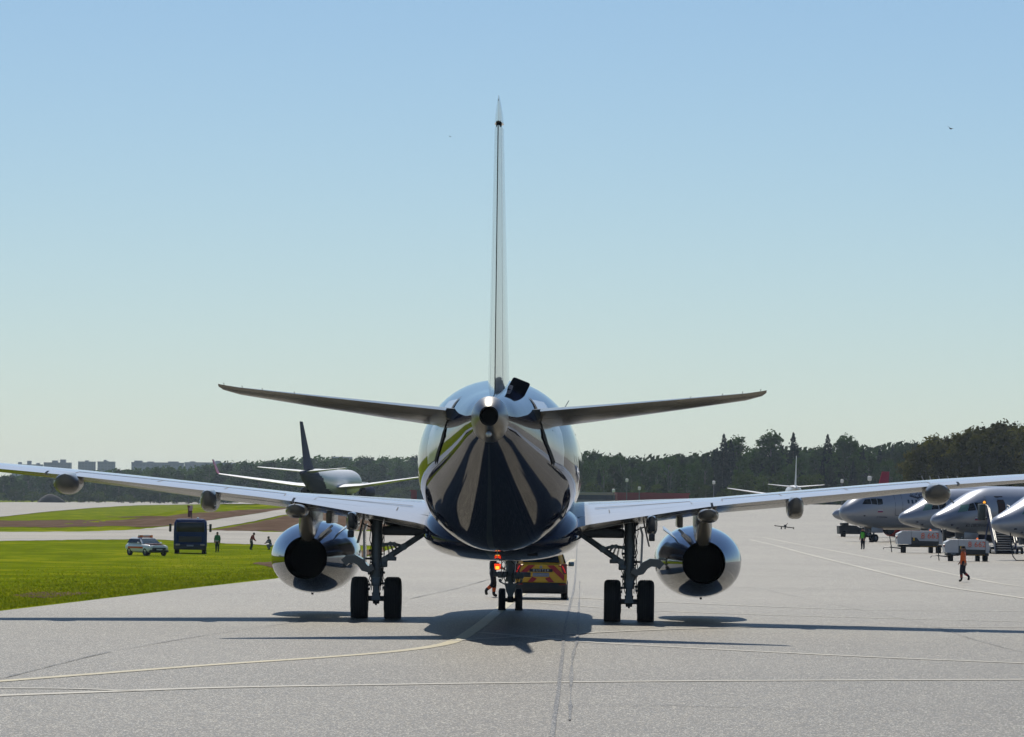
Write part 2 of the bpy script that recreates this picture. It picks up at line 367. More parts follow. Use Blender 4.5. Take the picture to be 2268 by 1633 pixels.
ribbon('tar_seam', [(900, 1330), (1010, 1306), (1090, 1283)], .05, tar, .04, .8)
# grass blades along the near part of the field
gr = random.Random(3); mb = MB(); vs = []; fs = []
for i in range(26000):
    px = gr.uniform(-30, 640); e_ = 1355 - px * (72 / 610); py = e_ - 3 - abs(gr.gauss(0, 1)) * 38
    if py < 1205: continue
    p = gp(px, py); h = gr.uniform(.025, .075) * (1.25 if py > e_ - 14 else .9); a = gr.uniform(0, PI); d = Vector((math.cos(a), math.sin(a), 0)) * gr.uniform(.015, .045); ln = Vector((gr.uniform(-.04, .04), gr.uniform(-.04, .04), h)); k = len(vs)
    vs += [p - d, p + d, p + ln]; fs.append((k, k + 1, k + 2))
me = bpy.data.meshes.new('grass'); me.from_pydata([tuple(v) for v in vs], [], fs)
gm = veg_mat('grass_blades', (.09, .12, .006), (.16, .20, .008), (.26, .25, .014), 1.5); n = gm.node_tree.nodes; tr = n.new('ShaderNodeBsdfTranslucent'); ms = n.new('ShaderNodeMixShader'); ms.inputs[0].default_value = .5
gm.node_tree.links.new(n['Principled BSDF'].outputs[0], ms.inputs[1]); gm.node_tree.links.new(tr.outputs[0], ms.inputs[2]); gm.node_tree.links.new(ms.outputs[0], n['Material Output'].inputs[0]); gm.node_tree.links.new(n['Color Ramp'].outputs[0], tr.inputs[0])
me.materials.append(gm); o = bpy.data.objects.new('grass', me); COL.objects.link(o); struct(o, 'stuff'); o['label'] = 'short bright grass growing along the edge of the apron'; o['category'] = 'grass'

# ------------------------------------------------------------ materials used in several places
navy = mat('navy_gloss_paint', (.008, .013, .038), .045, 0, 0.0, var=.05, vs=.8, bump=.06, bs=1.6, spec=.30, bdist=.03)
add_lines(navy, [(1, 1.55, .3)], (.004, .004, .006), .018, .9)
lightp = mat('light_grey_paint', (.50, .53, .56), .22, 0, .35, var=.07, vs=1.5, bump=.04, bs=2.5)
upperp = mat('wing_grey_paint', (.56, .57, .57), .20, 0, .5, var=.08, vs=2.2, bump=.05, bs=3.0)
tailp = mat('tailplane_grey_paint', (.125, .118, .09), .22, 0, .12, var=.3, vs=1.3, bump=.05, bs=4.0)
finp = mat('fin_white_paint', (.78, .83, .83), .14, 0, .6, var=.06, vs=.8, bump=.03, bs=1.5)
chrome = mat('polished_metal', (.215, .235, .275), .07, 1.0, 0, var=.04, vs=3, bump=.03, bs=2.2, bdist=.02)
add_lines(chrome, [(1, 1.15, .25)], (.05, .05, .05), .012, .8)
steel = mat('brushed_steel', (.30, .29, .27), .34, 1.0, 0, var=.12, vs=14, rvar=.08)
gear = mat('gear_grey_paint', (.13, .16, .18), .4, .2, 0, var=.25, vs=9, rvar=.15)
geard = mat('gear_dark_metal', (.035, .042, .05), .42, .4, 0, var=.3, vs=12)
rubber = mat('tyre_rubber', (.012, .012, .013), .75, 0, 0, var=.25, vs=20, bump=.3, bs=60)
black = mat('soot_black', (.0008, .0008, .0008), .95, 0, 0, var=.2, spec=0)
gap = mat('gap_black', (.006, .007, .008), .8)
cable = mat('cable_black', (.01, .01, .011), .55)
glassd = mat('dark_glass', (.008, .011, .014), .12, 0, 0, spec=.35)

# ------------------------------------------------------------ the big airliner in the middle
AX, AY, YAW = -.19, 140.0, R(-1.06)
ac = empty('airliner', (AX, AY, 0), YAW, 'big glossy navy blue airliner seen from behind in the middle of the apron, silver engines', 'airliner')
AM = Matrix.Translation((AX, AY, 0)) @ Matrix.Rotation(YAW, 4, 'Z'); AMI = AM.inverted()
def L(px, py, yl):
    p = AMI @ at(px, py, AY + yl); return AMI @ at(px, py, AY + yl + (yl - p.y))
# fuselage: y, half width, half height, centre z
FUS = [(-19.0, .40, .46, 5.48), (-18.3, .455, .56, 5.43), (-17.2, .68, .75, 5.32), (-16.0, .90, .97, 5.19), (-14.4, 1.19, 1.25, 5.015), (-12.5, 1.54, 1.59, 4.81),
       (-10.7, 1.87, 1.92, 4.605), (-9.4, 2.06, 2.14, 4.47), (-8.2, 2.16, 2.27, 4.395), (-6.6, 2.20, 2.32, 4.36), (9, 2.20, 2.32, 4.36), (11.5, 2.12, 2.26, 4.34), (13.5, 1.85, 1.98, 4.2), (15, 1.42, 1.55, 3.95), (16.4, .8, .9, 3.62), (17.1, .3, .35, 3.45), (17.25, .04, .05, 3.42)]
def fus_rings(ys, tab=FUS, seg=64, e=2.06):
    rings = []
    for y in ys:
        hw, hh, zc = interp(tab, y); rings.append([Vector((a, y, zc + b)) for a, b in sup(hw, hh, e, seg)])
    return rings
ys = [-18.3 + .45 * i for i in range(26)] + [-7 + 2 * i for i in range(9)] + [10, 11, 12, 13, 14, 15, 15.7, 16.4, 16.8, 17.1, 17.25]
fus = MB().loft(fus_rings(ys)).build('fuselage', navy, ac, 60)
# tail cone with exhaust pipe
cone = [(-18.33, .462, .565, 5.43), (-18.75, .455, .55, 5.45), (-19.15, .40, .46, 5.47), (-19.5, .30, .32, 5.50), (-19.62, .235, .245, 5.50)]
mb = MB(); mb.loft([[Vector((a, y, z + b)) for a, b in sup(hw, hh, 2.1, 40)] for y, hw, hh, z in cone], False)
mb.build('tail_cone', steel, ac, 60)
mb = MB(); mb.lathe([(-19.66, .235), (-19.66, .215), (-19.5, .212), (-18.7, .21), (-18.7, 0.001)], (0, 0, 5.50), seg=32); mb.build('exhaust_pipe', mat('burnt_metal', (.03, .028, .026), .6, .6), ac, 60)
mb = MB(); mb.tube([(0, -19.45, 5.06), (0, -19.6, 5.05), (0, -19.68, 5.05)], [.075, .07, .03], 14); mb.build('tail_light', mat('clear_lamp', (.45, .5, .5), .1, 0, .5), ac)
# lower fin: belly drain mast
# fin
FIN = [(5.75, -8.6, -15.75, 0, 0, .60), (6.3, -9.3, -15.95, 0, 0, .56), (8.0, -11.3, -16.65, 0, 0, .47), (10.0, -13.6, -17.5, 0, 0, .37), (12.0, -15.9, -18.35, 0, 0, .27), (12.72, -16.75, -18.68, 0, 0, .23)]
fin = MB().loft(wing_rings(FIN, 0, .70, True)).build('fin', finp, ac, 40)
rud = MB().loft(wing_rings(FIN, .716, 1, True, n=5)); rudder = rud.build('rudder', finp, fin, 30)
MB().box(-.06, .06, -18.3, -17.3, 12.7, 12.86).build('rudder_gap', gap, rudder, 0)
tip = [(12.83, -16.85, -18.72, 0, 0, .23), (13.0, -17.2, -18.8, 0, 0, .20), (13.25, -17.9, -18.92, 0, 0, .12), (13.44, -18.5, -19.0, 0, 0, .03)]
MB().loft(wing_rings(tip, 0, 1, True)).build('fin_tip', finp, fin, 50)
mb = MB()
for i in range(len(FIN) - 1):
    a, b = FIN[i], FIN[i + 1]
    if a[0] < 6: a = (6.1, *[x + (y - x) * .64 for x, y in zip(a[1:], b[1:])])
    mb.loft([[Vector((sx * .012, q[2] - dy, q[0])) for sx, dy in ((-1, .0), (1, .0), (1, .035), (-1, .035))] for q in (a, b)])
mb.build('trailing_edge_strip', gap, rudder, 0)
for z in (11.0, 11.5, 12.1, 12.55, 13.3):
    q = interp([(a[0], a[2]) for a in FIN] + [(13.44, -19.0)], z)[0]
    MB().tube([(0, q, z), (.01, q - .18, z + .02)], .008, 5).build('static_wick', gap, fin)
fin.location = (.055, 0, 0); fin.rotation_euler = (0, 0, 0)
for q_ in [fin] + [o for o in COL.objects if o.parent in (fin, rudder)]:
    for v_ in q_.data.vertices: v_.co.x += .0095 * max(0, v_.co.z - 6)
# tailplane
for s in (-1, 1):
    T = [(0.35, -10.9, -15.3, 5.42, 5.62, .52), (1.2, -11.5, -15.3, 5.50, 5.70, .48), (2.5, -12.5, -15.55, 5.63, 5.82, .40), (4.6, -14.1, -15.95, 5.87, 6.02, .27), (6.4, -15.4, -16.35, 6.08, 6.20, .15), (6.8, -15.95, -16.5, 6.16, 6.26, .08), (6.9, -16.3, -16.55, 6.22, 6.28, .03)]
    T = [(a[0] * s, *a[1:]) for a in T]
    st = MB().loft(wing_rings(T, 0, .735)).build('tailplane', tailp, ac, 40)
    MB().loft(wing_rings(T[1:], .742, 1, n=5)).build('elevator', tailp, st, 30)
    for xx in (6.75, 6.3, 5.8, 5.0):
        q = interp([(abs(a[0]), a[2], a[4]) for a in T], xx)
        MB().tube([(xx * s, q[0], q[1]), (xx * s, q[0] - .15, q[1] + .05)], .008, 5).build('static_wick', gap, st)
    # pale sealing plate on the fuselage side and its dark slot
    def skin(y, z):
        hw, hh, zc = interp(FUS, y); t = max(-1, min(1, (z - zc) / hh)); return hw * (1 - abs(t) ** 2.06) ** (1 / 2.06)
    pl = [(-11.2, 6.02), (-12.9, 6.05), (-13.9, 5.55), (-13.9, 5.1), (-12.3, 4.45), (-11.2, 4.35)]
    def decal(poly, off, name, mt, par=ac, fsk=skin, th=None):
        """polygon (y,z) draped on the side of the body"""
        cyy = sum(p[0] for p in poly) / len(poly); cz = sum(p[1] for p in poly) / len(poly); n = len(poly); mb = MB(); K = 5
        rings = []
        for k in range(K + 1):
            f = k / K; r = []
            for i in range(n):
                for q in range(4):
                    a, b = poly[i], poly[(i + 1) % n]; yy = a[0] + (b[0] - a[0]) * q / 4; zz = a[1] + (b[1] - a[1]) * q / 4
                    yy = cyy + (yy - cyy) * max(f, .02); zz = cz + (zz - cz) * max(f, .02); r.append(Vector((s * (fsk(yy, zz) + off), yy, zz)))
            rings.append(r)
        mb.loft(rings, False); o = mb.build(name, mt, par, 60); return o
    decal(pl, .02, 'seal_plate', lightp)
    decal([(-13.92, 5.3), (-14.1, 5.3), (-14.1, 5.05), (-12.35, 4.32), (-12.3, 4.45), (-13.92, 5.1)], .026, 'plate_slot', gap)
    decal([(-12.9, 6.05), (-12.9, 6.12), (-14.2, 5.62), (-14.2, 5.5), (-13.9, 5.55)], .026, 'plate_slot', gap)
# open hatch standing up on the crown, with its placard and hinge
c4 = [L(1137.6, 834.8, -13.2), L(1175.3, 849.9, -13.2), L(1160, 881, -13.0), L(1122.6, 861, -13.0)]
mb = MB(); cen = sum(c4, Vector()) / 4
poly = []
for i in range(4):
    a, b, c = c4[i - 1], c4[i], c4[(i + 1) % 4]
    for t in (0, .5, 1):
        p0 = b + (a - b) * .13; p2 = b + (c - b) * .13; poly.append(p0 * (1 - t) ** 2 + b * 2 * t * (1 - t) + p2 * t * t)
hatch = mb.prism(poly, (0, .05, 0)).build('access_hatch', mat('hatch_dark', (.014, .018, .03), .3), ac, 30)
pc = [L(1128, 852, -13.24), L(1136.8, 855, -13.24), L(1134, 864, -13.24), L(1124.8, 860, -13.24)]
MB().prism(pc, (0, -.004, 0)).build('placard', mat('placard_paper', (.6, .58, .6), .6), hatch, 0)
mb = MB()
for k in range(4):
    a = pc[0].lerp(pc[3], .2 + .2 * k); b = pc[1].lerp(pc[2], .2 + .2 * k); a2 = a.lerp(b, .1); b2 = a.lerp(b, .9 - .2 * (k % 2))
    d = (pc[3] - pc[0]) * .05; mb.prism([a2 + Vector((0, -.007, 0)), b2 + Vector((0, -.007, 0)), b2 + d + Vector((0, -.007, 0)), a2 + d + Vector((0, -.007, 0))], (0, -.002, 0))
mb.build('placard_printing', mat('print_red', (.2, .06, .08), .7), hatch, 0)
mb = MB(); q = L(1127, 866, -13.1); mb.tube([q + Vector((-.05, 0, 0)), q + Vector((.1, .1, -.02)), q + Vector((.16, .3, -.2))], .03, 8); mb.bbox(q + Vector((.03, 0, 0)), (.14, .1, .07), .02)
mb.build('hatch_hinge', gear, hatch)
# small antennas and vents on the skin
for (px, py, yl, dx) in ((991, 893, -9, -.06), (1256, 893, -9, .06)):
    q = L(px, py, yl); MB().prism([q + Vector((-dx, 0, -.1)), q + Vector((-dx, .3, -.1)), q + Vector((dx * .6, .28, .07)), q + Vector((dx * .6, .12, .07))], (.02, 0, 0)).build('blade_antenna', lightp, ac, 0)
q = Vector((0.0, -2.5, 1.74))
MB().prism([q + Vector((.0, 0, 0)), q + Vector((0, .25, 0)), q + Vector((0, .2, -.42)), q + Vector((0, .13, -.42))], (.018, 0, 0)).build('blade_antenna', gear, ac, 0)
MB().prism([(-.02, -7.5, 2.06), (-.02, -7.2, 2.06), (-.02, -7.3, 1.86), (-.02, -7.38, 1.86)], (.018, 0, 0)).build('drain_mast', lightp, ac, 0)

# belly fairing
BF = [(-5.6, .9, .12, 2.25), (-5.0, 1.5, .33, 2.32), (-4.0, 1.95, .58, 2.45), (-2.6, 2.17, .80, 2.55), (-1, 2.24, .87, 2.58), (5, 2.24, .88, 2.58), (7, 2.05, .75, 2.6), (9, 1.5, .4, 2.6), (10, .8, .15, 2.5)]
mb = MB(); mb.loft([[Vector((a, y, z + b)) for a, b in sup(*interp(BF, y)[:2], 2.5, 56) for z in [interp(BF, y)[2]]] for y in [-5.6 + .4 * i for i in range(14)] + [0, 1, 2, 3, 4, 5, 6, 7, 8, 9, 10]])
bf = mb.build('belly_fairing', navy, ac, 60)
for x0 in (-.02, .72):
    MB().bbox((x0 + .17, -3.6, 1.93), (.32, 1.6, .05), .015).build('air_outlet', gap, bf, 0)
mb = MB(); mb.bbox((-.1, -2.55, 1.665), (.1, .14, .05), .01); be = mb.build('beacon', gear, bf)
mb = MB(); mb.lathe([(-.17, .02), (-.16, .065), (-.1, .085), (0, .09)], (-.1, -2.55, 1.65), 'z', 16); mb.build('beacon_lens', mat('beacon_red_lit', (.8, .05, .01), .3, emit=(1, .05, .01), es=1.1), be)
MB().lathe([(-.15, .01), (-.14, .05), (-.07, .055), (-.06, .01)], (-.1, -2.76, 1.65), 'z', 10).build('beacon_bulb', mat('beacon_core_lit', (1, .5, .1), .3, emit=(1, .5, .04), es=1.6), be)

# wings
under_shade = mat('wing_underside_shade', (.085, .075, .058), .24, 0, .15, var=.35, vs=1.6, bump=.05, bs=4.0)  # wing grey darkened in the colour for the shade underneath
fairp = mat('fairing_grey_paint', (.17, .165, .15), .26, .05, .15, var=.1, vs=3)
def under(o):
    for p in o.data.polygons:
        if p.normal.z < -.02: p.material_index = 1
WS0 = [(1.55, 6.0, -2.3, 2.86, 2.56, 1.06), (2.1, 5.4, -2.2, 2.97, 2.71, 1.0), (4.2, 4.0, -2.1, 3.22, 3.06, .64), (5.9, 2.95, -2.0, 3.35, 3.33, .46), (8.2, 1.9, -2.5, 3.565, 3.587, .45), (10.4, .8, -2.97, 3.83, 3.81, .37), (12.3, -.1, -3.38, 4.03, 4.0, .31), (14.2, -1.0, -3.8, 4.20, 4.155, .26), (16.9, -2.4, -4.4, 4.40, 4.38, .18), (17.4, -3.2, -4.5, 4.46, 4.43, .08)]
WS = [(*a_[:5], a_[5]) for a_ in WS0]
def wz(x, j=4): return interp([(a[0], *a[1:]) for a in WS], x)[j - 1]
addw = upperp
for s in (-1, 1):
    W = [(a[0] * s, *a[1:]) for a in WS]
    wing = MB().loft(wing_rings(W, 0, .80, camber=0, n=15)).build('wing', [upperp, under_shade], ac, 40)
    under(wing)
    # flaps and aileron, each its own panel with narrow gaps
    def panel(xa, xb, name, n=3, x0=.805, dz=0.0, dy=0.0):
        sec = []
        for i in range(n + 1):
            x = xa + (xb - xa) * i / n; q = interp([(a[0], *a[1:]) for a in WS], x); sec.append((x * s, q[0], q[1] + dy, q[2] + dz, q[3] + dz, q[4]))
        under(MB().loft(wing_rings(sec, x0, 1, camber=0, n=5)).build(name, [upperp, under_shade], wing, 30))
    panel(1.6, 5.86, 'inboard_flap', 5); panel(5.93, 12.65, 'outboard_flap', 8); panel(12.72, 16.8, 'aileron', 3)
    # dark box for the wheel well, with the inner flap's shadow painted in
    mb = MB(); mb.bbox((s * 2.6, 1.2, 2.52), (1.7, 2.4, .26), .05); mb.build('wheel_well_shade', geard, wing)
    # spoiler panel gaps on top
    def topz(x, y):
        q = interp([(a[0], *a[1:]) for a in WS], x); u = (y - q[0]) / (q[1] - q[0])
        th = 5 * (.2969 * math.sqrt(max(u, 0)) - .126 * u - .3516 * u * u + .2843 * u ** 3 - .1030 * u ** 4)
        return q[2] + (q[3] - q[2]) * u + 0 * abs(q[0] - q[1]) * 4 * u * (1 - u) + th * q[4]
    mb = MB()
    def seam(pts, wd=.10):
        for (xa, ua), (xb, ub) in zip(pts, pts[1:]):
            K = max(2, int(abs(xb - xa) / .5)); prev = None
            for k in range(K + 1):
                x = xa + (xb - xa) * k / K; u = ua + (ub - ua) * k / K; q = interp([(a[0], *a[1:]) for a in WS], x); y = q[0] + (q[1] - q[0]) * u
                if abs(xb - xa) > .3: e = [Vector((s * x, y - wd / 2, topz(x, y - wd / 2) + .007)), Vector((s * x, y + wd / 2, topz(x, y + wd / 2) + .007))]
                else: e = [Vector((s * (x - .012), y, topz(x - .012, y) + .004)), Vector((s * (x + .012), y, topz(x + .012, y) + .004))]
                if prev: mb.add(prev + e, [(0, 1, 3, 2)])
                prev = e
    seam([(2.6, .62), (5.3, .60)]); seam([(5.3, .6), (5.35, .78)]); seam([(6.2, .62), (11.9, .64)]); seam([(11.9, .64), (11.95, .79)]); seam([(3.0, .70), (3.02, .79)])
    seam([(7.8, .63), (7.85, .79)]); seam([(9.6, .63), (9.7, .79)]); seam([(6.2, .62), (6.2, .79)]); seam([(2.4, .40), (5.6, .36)])
    mb.build('panel_seams', gap, wing, 0)
    # flap track fairings
    for i, (x, hw, ztop, zbot, y1, y0, e) in enumerate(((12.1, .36, 3.99, 3.44, -4.0, -.6, 2.2), (8.2, .225, 3.58, 3.0, -3.3, .6, 3.0), (5.78, .29, 3.22, 2.86, -2.9, 1.2, 2.6), (4.2, .16, 3.02, 2.5, -3.0, 1.3, 3.0))):
        mb = MB(); rings = []
        n = 28
        for k in range(n + 1):
            t = (k / n) ** 2.6; y = y1 + (y0 - y1) * t; f = max(.03, math.sin(PI * min(1, t) ** .55) ** .62)
            g = f if t < .5 else f
            zt = ztop + (.10 if 0 < i else .12) * t + .02; zb = zt - (zt - zbot) * g
            rings.append([Vector((s * x + a, y, (zt + zb) / 2 + b)) for a, b in sup(hw * min(1, g * 1.1), max(.02, (zt - zb) / 2), e, 28)])
        mb.loft(rings)
        fr = mb.build('flap_track_fairing', fairp if i != 3 else mat('dark_grey_paint', (.08, .1, .12), .2, 0, .5), wing, 50)
        if i == 3: MB().bbox((s * x, y1 + .1, zbot - .06), (.17, .3, .2), .03).build('actuator', geard, fr)
        if i == 0: MB().tube([(s * (x + .36), y1 + .6, 3.62), (s * (x + .44), y1 + .3, 3.5)], .02, 6).build('vent_stub', lightp, fr)
    # engine
    ex = 5.74; NZ = 1.69
    eng = MB()
    NAC = [(2.40, .615, .605, .03, 0), (2.9, .80, .745, .02, 0), (3.5, .98, .87, .01, 0), (4.2, 1.14, .98, 0, -.01), (5.0, 1.25, 1.05, -.06, -.01), (5.9, 1.285, 1.075, -.08, -.01), (7.2, 1.26, 1.06, -.1, 0), (8.1, 1.17, .99, -.1, 0), (8.5, 1.06, .90, -.1, 0), (8.6, .97, .82, -.1, 0)]
    rings = []
    for k in range(24):
        y = 2.4 + 6.2 * k / 23; a, b, dx, dz = interp(NAC, y)
        rings.append([Vector((s * (ex + dx) + u, y, NZ + dz + v)) for u, v in sup(a, b, 2.05, 48)])
    na = eng.loft(rings, False).build('nacelle', chrome, ac, 60)
    mb = MB(); mb.lathe([(8.6, .9), (7.9, .84), (7.9, .05)], (s * (ex - .1), 0, NZ), seg=32); mb.build('fan', geard, na)
    mb = MB(); mb.lathe([(2.38, .625), (2.37, .60), (2.45, .59), (3.6, .62), (5.2, .60), (5.2, .0002)], (s * (ex + .03), 0, NZ), seg=40); mb.build('exhaust_nozzle', black, na, 50)
    # pylon
    mb = MB(); rings = []
    for y, z0, z1, hw in ((1.3, 2.86, 3.25, .12), (1.8, 2.45, 3.3, .2), (2.5, 2.16, 3.35, .25), (3.5, 2.2, 3.4, .27), (5.0, 2.4, 3.4, .26), (7.0, 2.6, 3.15, .2), (7.8, 2.65, 2.85, .08)):
        rings.append([Vector((s * ex + a, y, (z0 + z1) / 2 + b)) for a, b in sup(hw, (z1 - z0) / 2, 3.2, 28)])
    py = mb.loft(rings).build('pylon', fairp, ac, 50)
    mb = MB(); mb.bbox((s * 5.05, 3.0, 2.95), (.16, 3.6, .5), .04); mb.build('pylon_fairing', fairp, py)
    for (xx, zz, tx, tz, y) in ((ex - .72 , NZ + .62, -.42, .30, 4.0),):
        MB().prism([(s * xx, y - .1, zz), (s * xx, y + 1.6, zz + .1), (s * (xx + tx), y + 1.0, zz + tz + .1), (s * (xx + tx), y + .1, zz + tz)], (.0, 0, .025)).build('strake', lightp, na, 0)
    MB().prism([(s * (ex - .40), 2.6, NZ + .60), (s * (ex - .22), 2.75, NZ + .55), (s * (ex - .66), 3.4, NZ + .95), (s * (ex - .72), 3.0, NZ + .92)], (0, .05, .02)).build('heat_shield', geard, na, 0)
    MB().tube([(s * (ex + .02), 5.8, .63), (s * (ex + .02), 5.8, .56)], .035, 8).build('drain_pipe', geard, na)

# main gear legs
def wheel(parent, c, r, wd, seg=40, hubm=gear, name='wheel'):
    """tyre with tread and a hub, axle along x"""
    h = wd / 2; prof = [(-h * .55, r * .50), (-h * .93, r * .62), (-h, r * .78), (-h * .93, r * .91), (-h * .72, r * .975)]
    for t in (-.55, -.28, 0, .28, .55): prof += [(h * (t - .05), r), (h * (t - .03), r * .982), (h * (t + .03), r * .982), (h * (t + .05), r)]
    prof += [(h * .72, r * .975), (h * .93, r * .91), (h, r * .78), (h * .93, r * .62), (h * .55, r * .50)]
    mb = MB(); mb.lathe(prof, c, 'x', seg)
    # flatten slightly where it meets the ground
    z0 = c[2] - r; fl = r * .025
    mb.v = [(x + (.02 * (1 if x > c[0] else -1) if z < z0 + r * .18 else 0), y, max(z, z0 + fl)) for x, y, z in mb.v]
    t = mb.build(name, rubber, parent, 50)
    mb = MB(); mb.lathe([(-h * .5, .03), (-h * .55, r * .25), (-h * .35, r * .42), (-h * .56, r * .51), (h * .56, r * .51), (h * .35, r * .42), (h * .55, r * .25), (h * .5, .03)], c, 'x', 24)
    mb.build('hub', hubm, t, 40)
    return t
for s in (-1, 1):
    gx = 3.6 * s
    mb = MB()
    mb.tube([(gx, .1, 3.15), (gx, 0, 2.2), (gx, 0, 1.45)], [.15, .15, .145], 20)
    mb.tube([(gx, 0, 1.47), (gx, 0, 1.2), (gx, 0, 1.18), (gx, 0, .95)], [.175, .175, .15, .15], 20)
    mb.tube([(gx, 0, .98), (gx, 0, .6)], .10, 16)
    for z in (2.55, 2.15, 1.85, 1.62, 1.36, 1.1): mb.tube([(gx, 0, z - .025), (gx, 0, z + .025)], .172 + .01 * (z < 1.5), 20)
    mb.bbox((gx - s * .2, -.02, 1.56), (.22, .26, .16), .03); mb.bbox((gx, -.14, 1.05), (.22, .14, .22), .03)
    lg = mb.build('main_gear', gear, ac, 35)
    # axle and brakes
    mb = MB(); mb.tube([(gx - .5, 0, .59), (gx + .5, 0, .59)], .075, 16); mb.tube([(gx, 0, .44), (gx, 0, .76)], [.09, .13], 16)
    mb.tube([(gx, -.12, .47), (gx, -.12, .4)], .03, 8)
    for q in (-1, 1):
        mb.tube([(gx + q * .24, 0, .59), (gx + q * .33, 0, .59)], .24, 24)
        for k in range(8):
            a = k * PI / 4 + .3; mb.tube([(gx + q * .22, .19 * math.cos(a), .59 + .19 * math.sin(a)), (gx + q * .30, .19 * math.cos(a), .59 + .19 * math.sin(a))], .04, 8)
        mb.bbox((gx + q * .27, -.12, .33), (.1, .14, .16), .03)
    mb.build('axle', geard, lg, 35)
    # torque links
    mb = MB()
    mb.loft([[Vector((gx + q * wd, y, z)) for q, y in ((-1, -.14), (1, -.14), (1, -.19), (-1, -.19))] for z, wd in ((1.2, .12), (.98, .05), (.95, .05))])
    mb.loft([[Vector((gx + q * wd, y - .05, z)) for q, y in ((-1, -.14), (1, -.14), (1, -.19), (-1, -.19))] for z, wd in ((.95, .05), (.72, .09), (.55, .13))])
    mb.build('torque_link', gear, lg, 0)
    for q in (-1, 1): wheel(lg, (gx + q * .475, 0, .6), .612, .48)
    # side brace and lock links, springs
    mb = MB(); a = Vector((s * 2.18, .15, 2.52)); b = Vector((gx - s * .17, 0, 1.66))
    mb.tube([a, b], [.085, .085], 14); mb.tube([a + Vector((0, -.12, 0)), b.lerp(a, .52) + Vector((0, -.12, -.03))], .035, 8)
    for t in (.05, .3, .52, .8, .95): c = a.lerp(b, t); mb.tube([c + Vector((0, -.14, 0)), c + Vector((0, .14, 0))], .1 if t in (.05, .52, .95) else .06, 12)
    mb.bbox(a.lerp(b, .78) + Vector((0, -.05, -.12)), (.24, .12, .12), .02)
    mb.build('side_brace', gear, lg, 35)
    mb = MB(); c = a.lerp(b, .52); e = Vector((gx - s * .15, 0, 2.12)); mb.tube([c, c.lerp(e, .5) + Vector((0, 0, .06)), e], .045, 10)
    for t in (0, .45, .62, 1): q = c.lerp(e, t) + Vector((0, 0, .05 if 0 < t < 1 else 0)); mb.tube([q + Vector((0, -.09, 0)), q + Vector((0, .09, 0))], .065, 10)
    mb.build('lock_link', gear, lg, 35)
    mb = MB()
    for k in range(3):
        p0 = c.lerp(e, .42 + .17 * k) + Vector((0, -.06 + .04 * k, 0)); p1 = a.lerp(b, .66 + .09 * k); pts = []
        d = (p1 - p0); u = Vector((0, 1, 0)); v = d.cross(u).normalized(); N = 56
        for i in range(N + 1):
            an = 2 * PI * 9 * i / N; pts.append(p0 + d * (i / N) + (u * math.cos(an) + v * math.sin(an)) * .026)
        mb.tube(pts, .008, 5)
    mb.build('lock_spring', steel, lg, 60)
    # hydraulic lines
    for k, (ox, oy) in enumerate(((-.19, -.06), (.19, -.05), (.15, -.15), (-.13, -.15), (.21, .05))):
        r2 = random.Random(k + 10 * (s + 2)); pts = []; z = 2.9
        while z > .78: pts.append((gx + ox + r2.uniform(-.03, .03), oy + r2.uniform(-.02, .02), z)); z -= .13
        MB().tube(pts, .012, 6).build('hydraulic_line', cable, lg)
    for z, xx in ((.98, -.2), (.9, .22), (1.02, .2), (1.3, -.2), (1.33, .2), (.86, -.24), (1.72, .17), (1.95, -.18)): MB().bbox((gx + xx, -.06, z), (.09, .1, .07), .015).build('line_clamp', geard, lg)
    # leg door (edge on), curved lower door, hinged panel
    mb = MB(); mb.loft([[Vector((s * (abs(gx) + x + dx), y, z)) for dx, y in ((-.03, -.35), (.03, -.35), (.03, .45), (-.03, .45))] for x, z in ((.30, 2.72), (.36, 2.5), (.345, 2.0), (.33, 1.62), (.33, 1.46))])
    mb.build('leg_door', lightp, lg, 0)
    mb = MB(); mb.loft([[Vector((s * (abs(gx) + x + dx), y, z)) for dx, y in ((-.02, -.1), (.02, -.1), (.02, .7), (-.02, .7))] for x, z in ((.36, 3.05), (.42, 2.75), (.50, 2.4), (.56, 2.16))])
    mb.build('hinged_panel', geard, lg, 0)
    MB().tube([(s * (abs(gx) + .1), .05, 2.58), (s * (abs(gx) + .42), .05, 2.72)], .02, 8).build('door_link', geard, lg); MB().tube([(s * (abs(gx) + .1), 0, 1.72), (s * (abs(gx) + .34), 0, 1.72)], .03, 8).build('door_link', geard, lg)
    mb = MB(); mb.tube([(s * (abs(gx) + .12), 0, 2.72), (s * (abs(gx) + .3), .1, 2.95)], .05, 8); mb.build('drag_strut', geard, lg, 35); MB().bbox((s * (abs(gx) - .02), .1, 2.98), (.42, .4, .3), .05).build('trunnion', geard, lg, 35)
    path = [(.92, 1.60), (.80, 1.70), (.60, 1.71), (.44, 1.62), (.33, 1.47), (.20, 1.42), (.08, 1.50)]
    path = [(abs(gx) + a_, b_) for a_, b_ in path]; rings = []
    for i, (x, z) in enumerate(path):
        p0 = path[max(0, i - 1)]; p1 = path[min(len(path) - 1, i + 1)]; t = Vector((p1[0] - p0[0], p1[1] - p0[1])).normalized(); n2 = Vector((-t.y, t.x)) * (.115 if i < 5 else .095)
        rings.append([Vector((s * (x + n2.x), -.5, z + n2.y)), Vector((s * (x - n2.x), -.5, z - n2.y)), Vector((s * (x - n2.x), .4, z - n2.y)), Vector((s * (x + n2.x), .4, z + n2.y))])
    MB().loft(rings).build('curved_gear_door', mat('dark_grey_paint', (.08, .1, .12), .2, 0, .5), lg, 50)

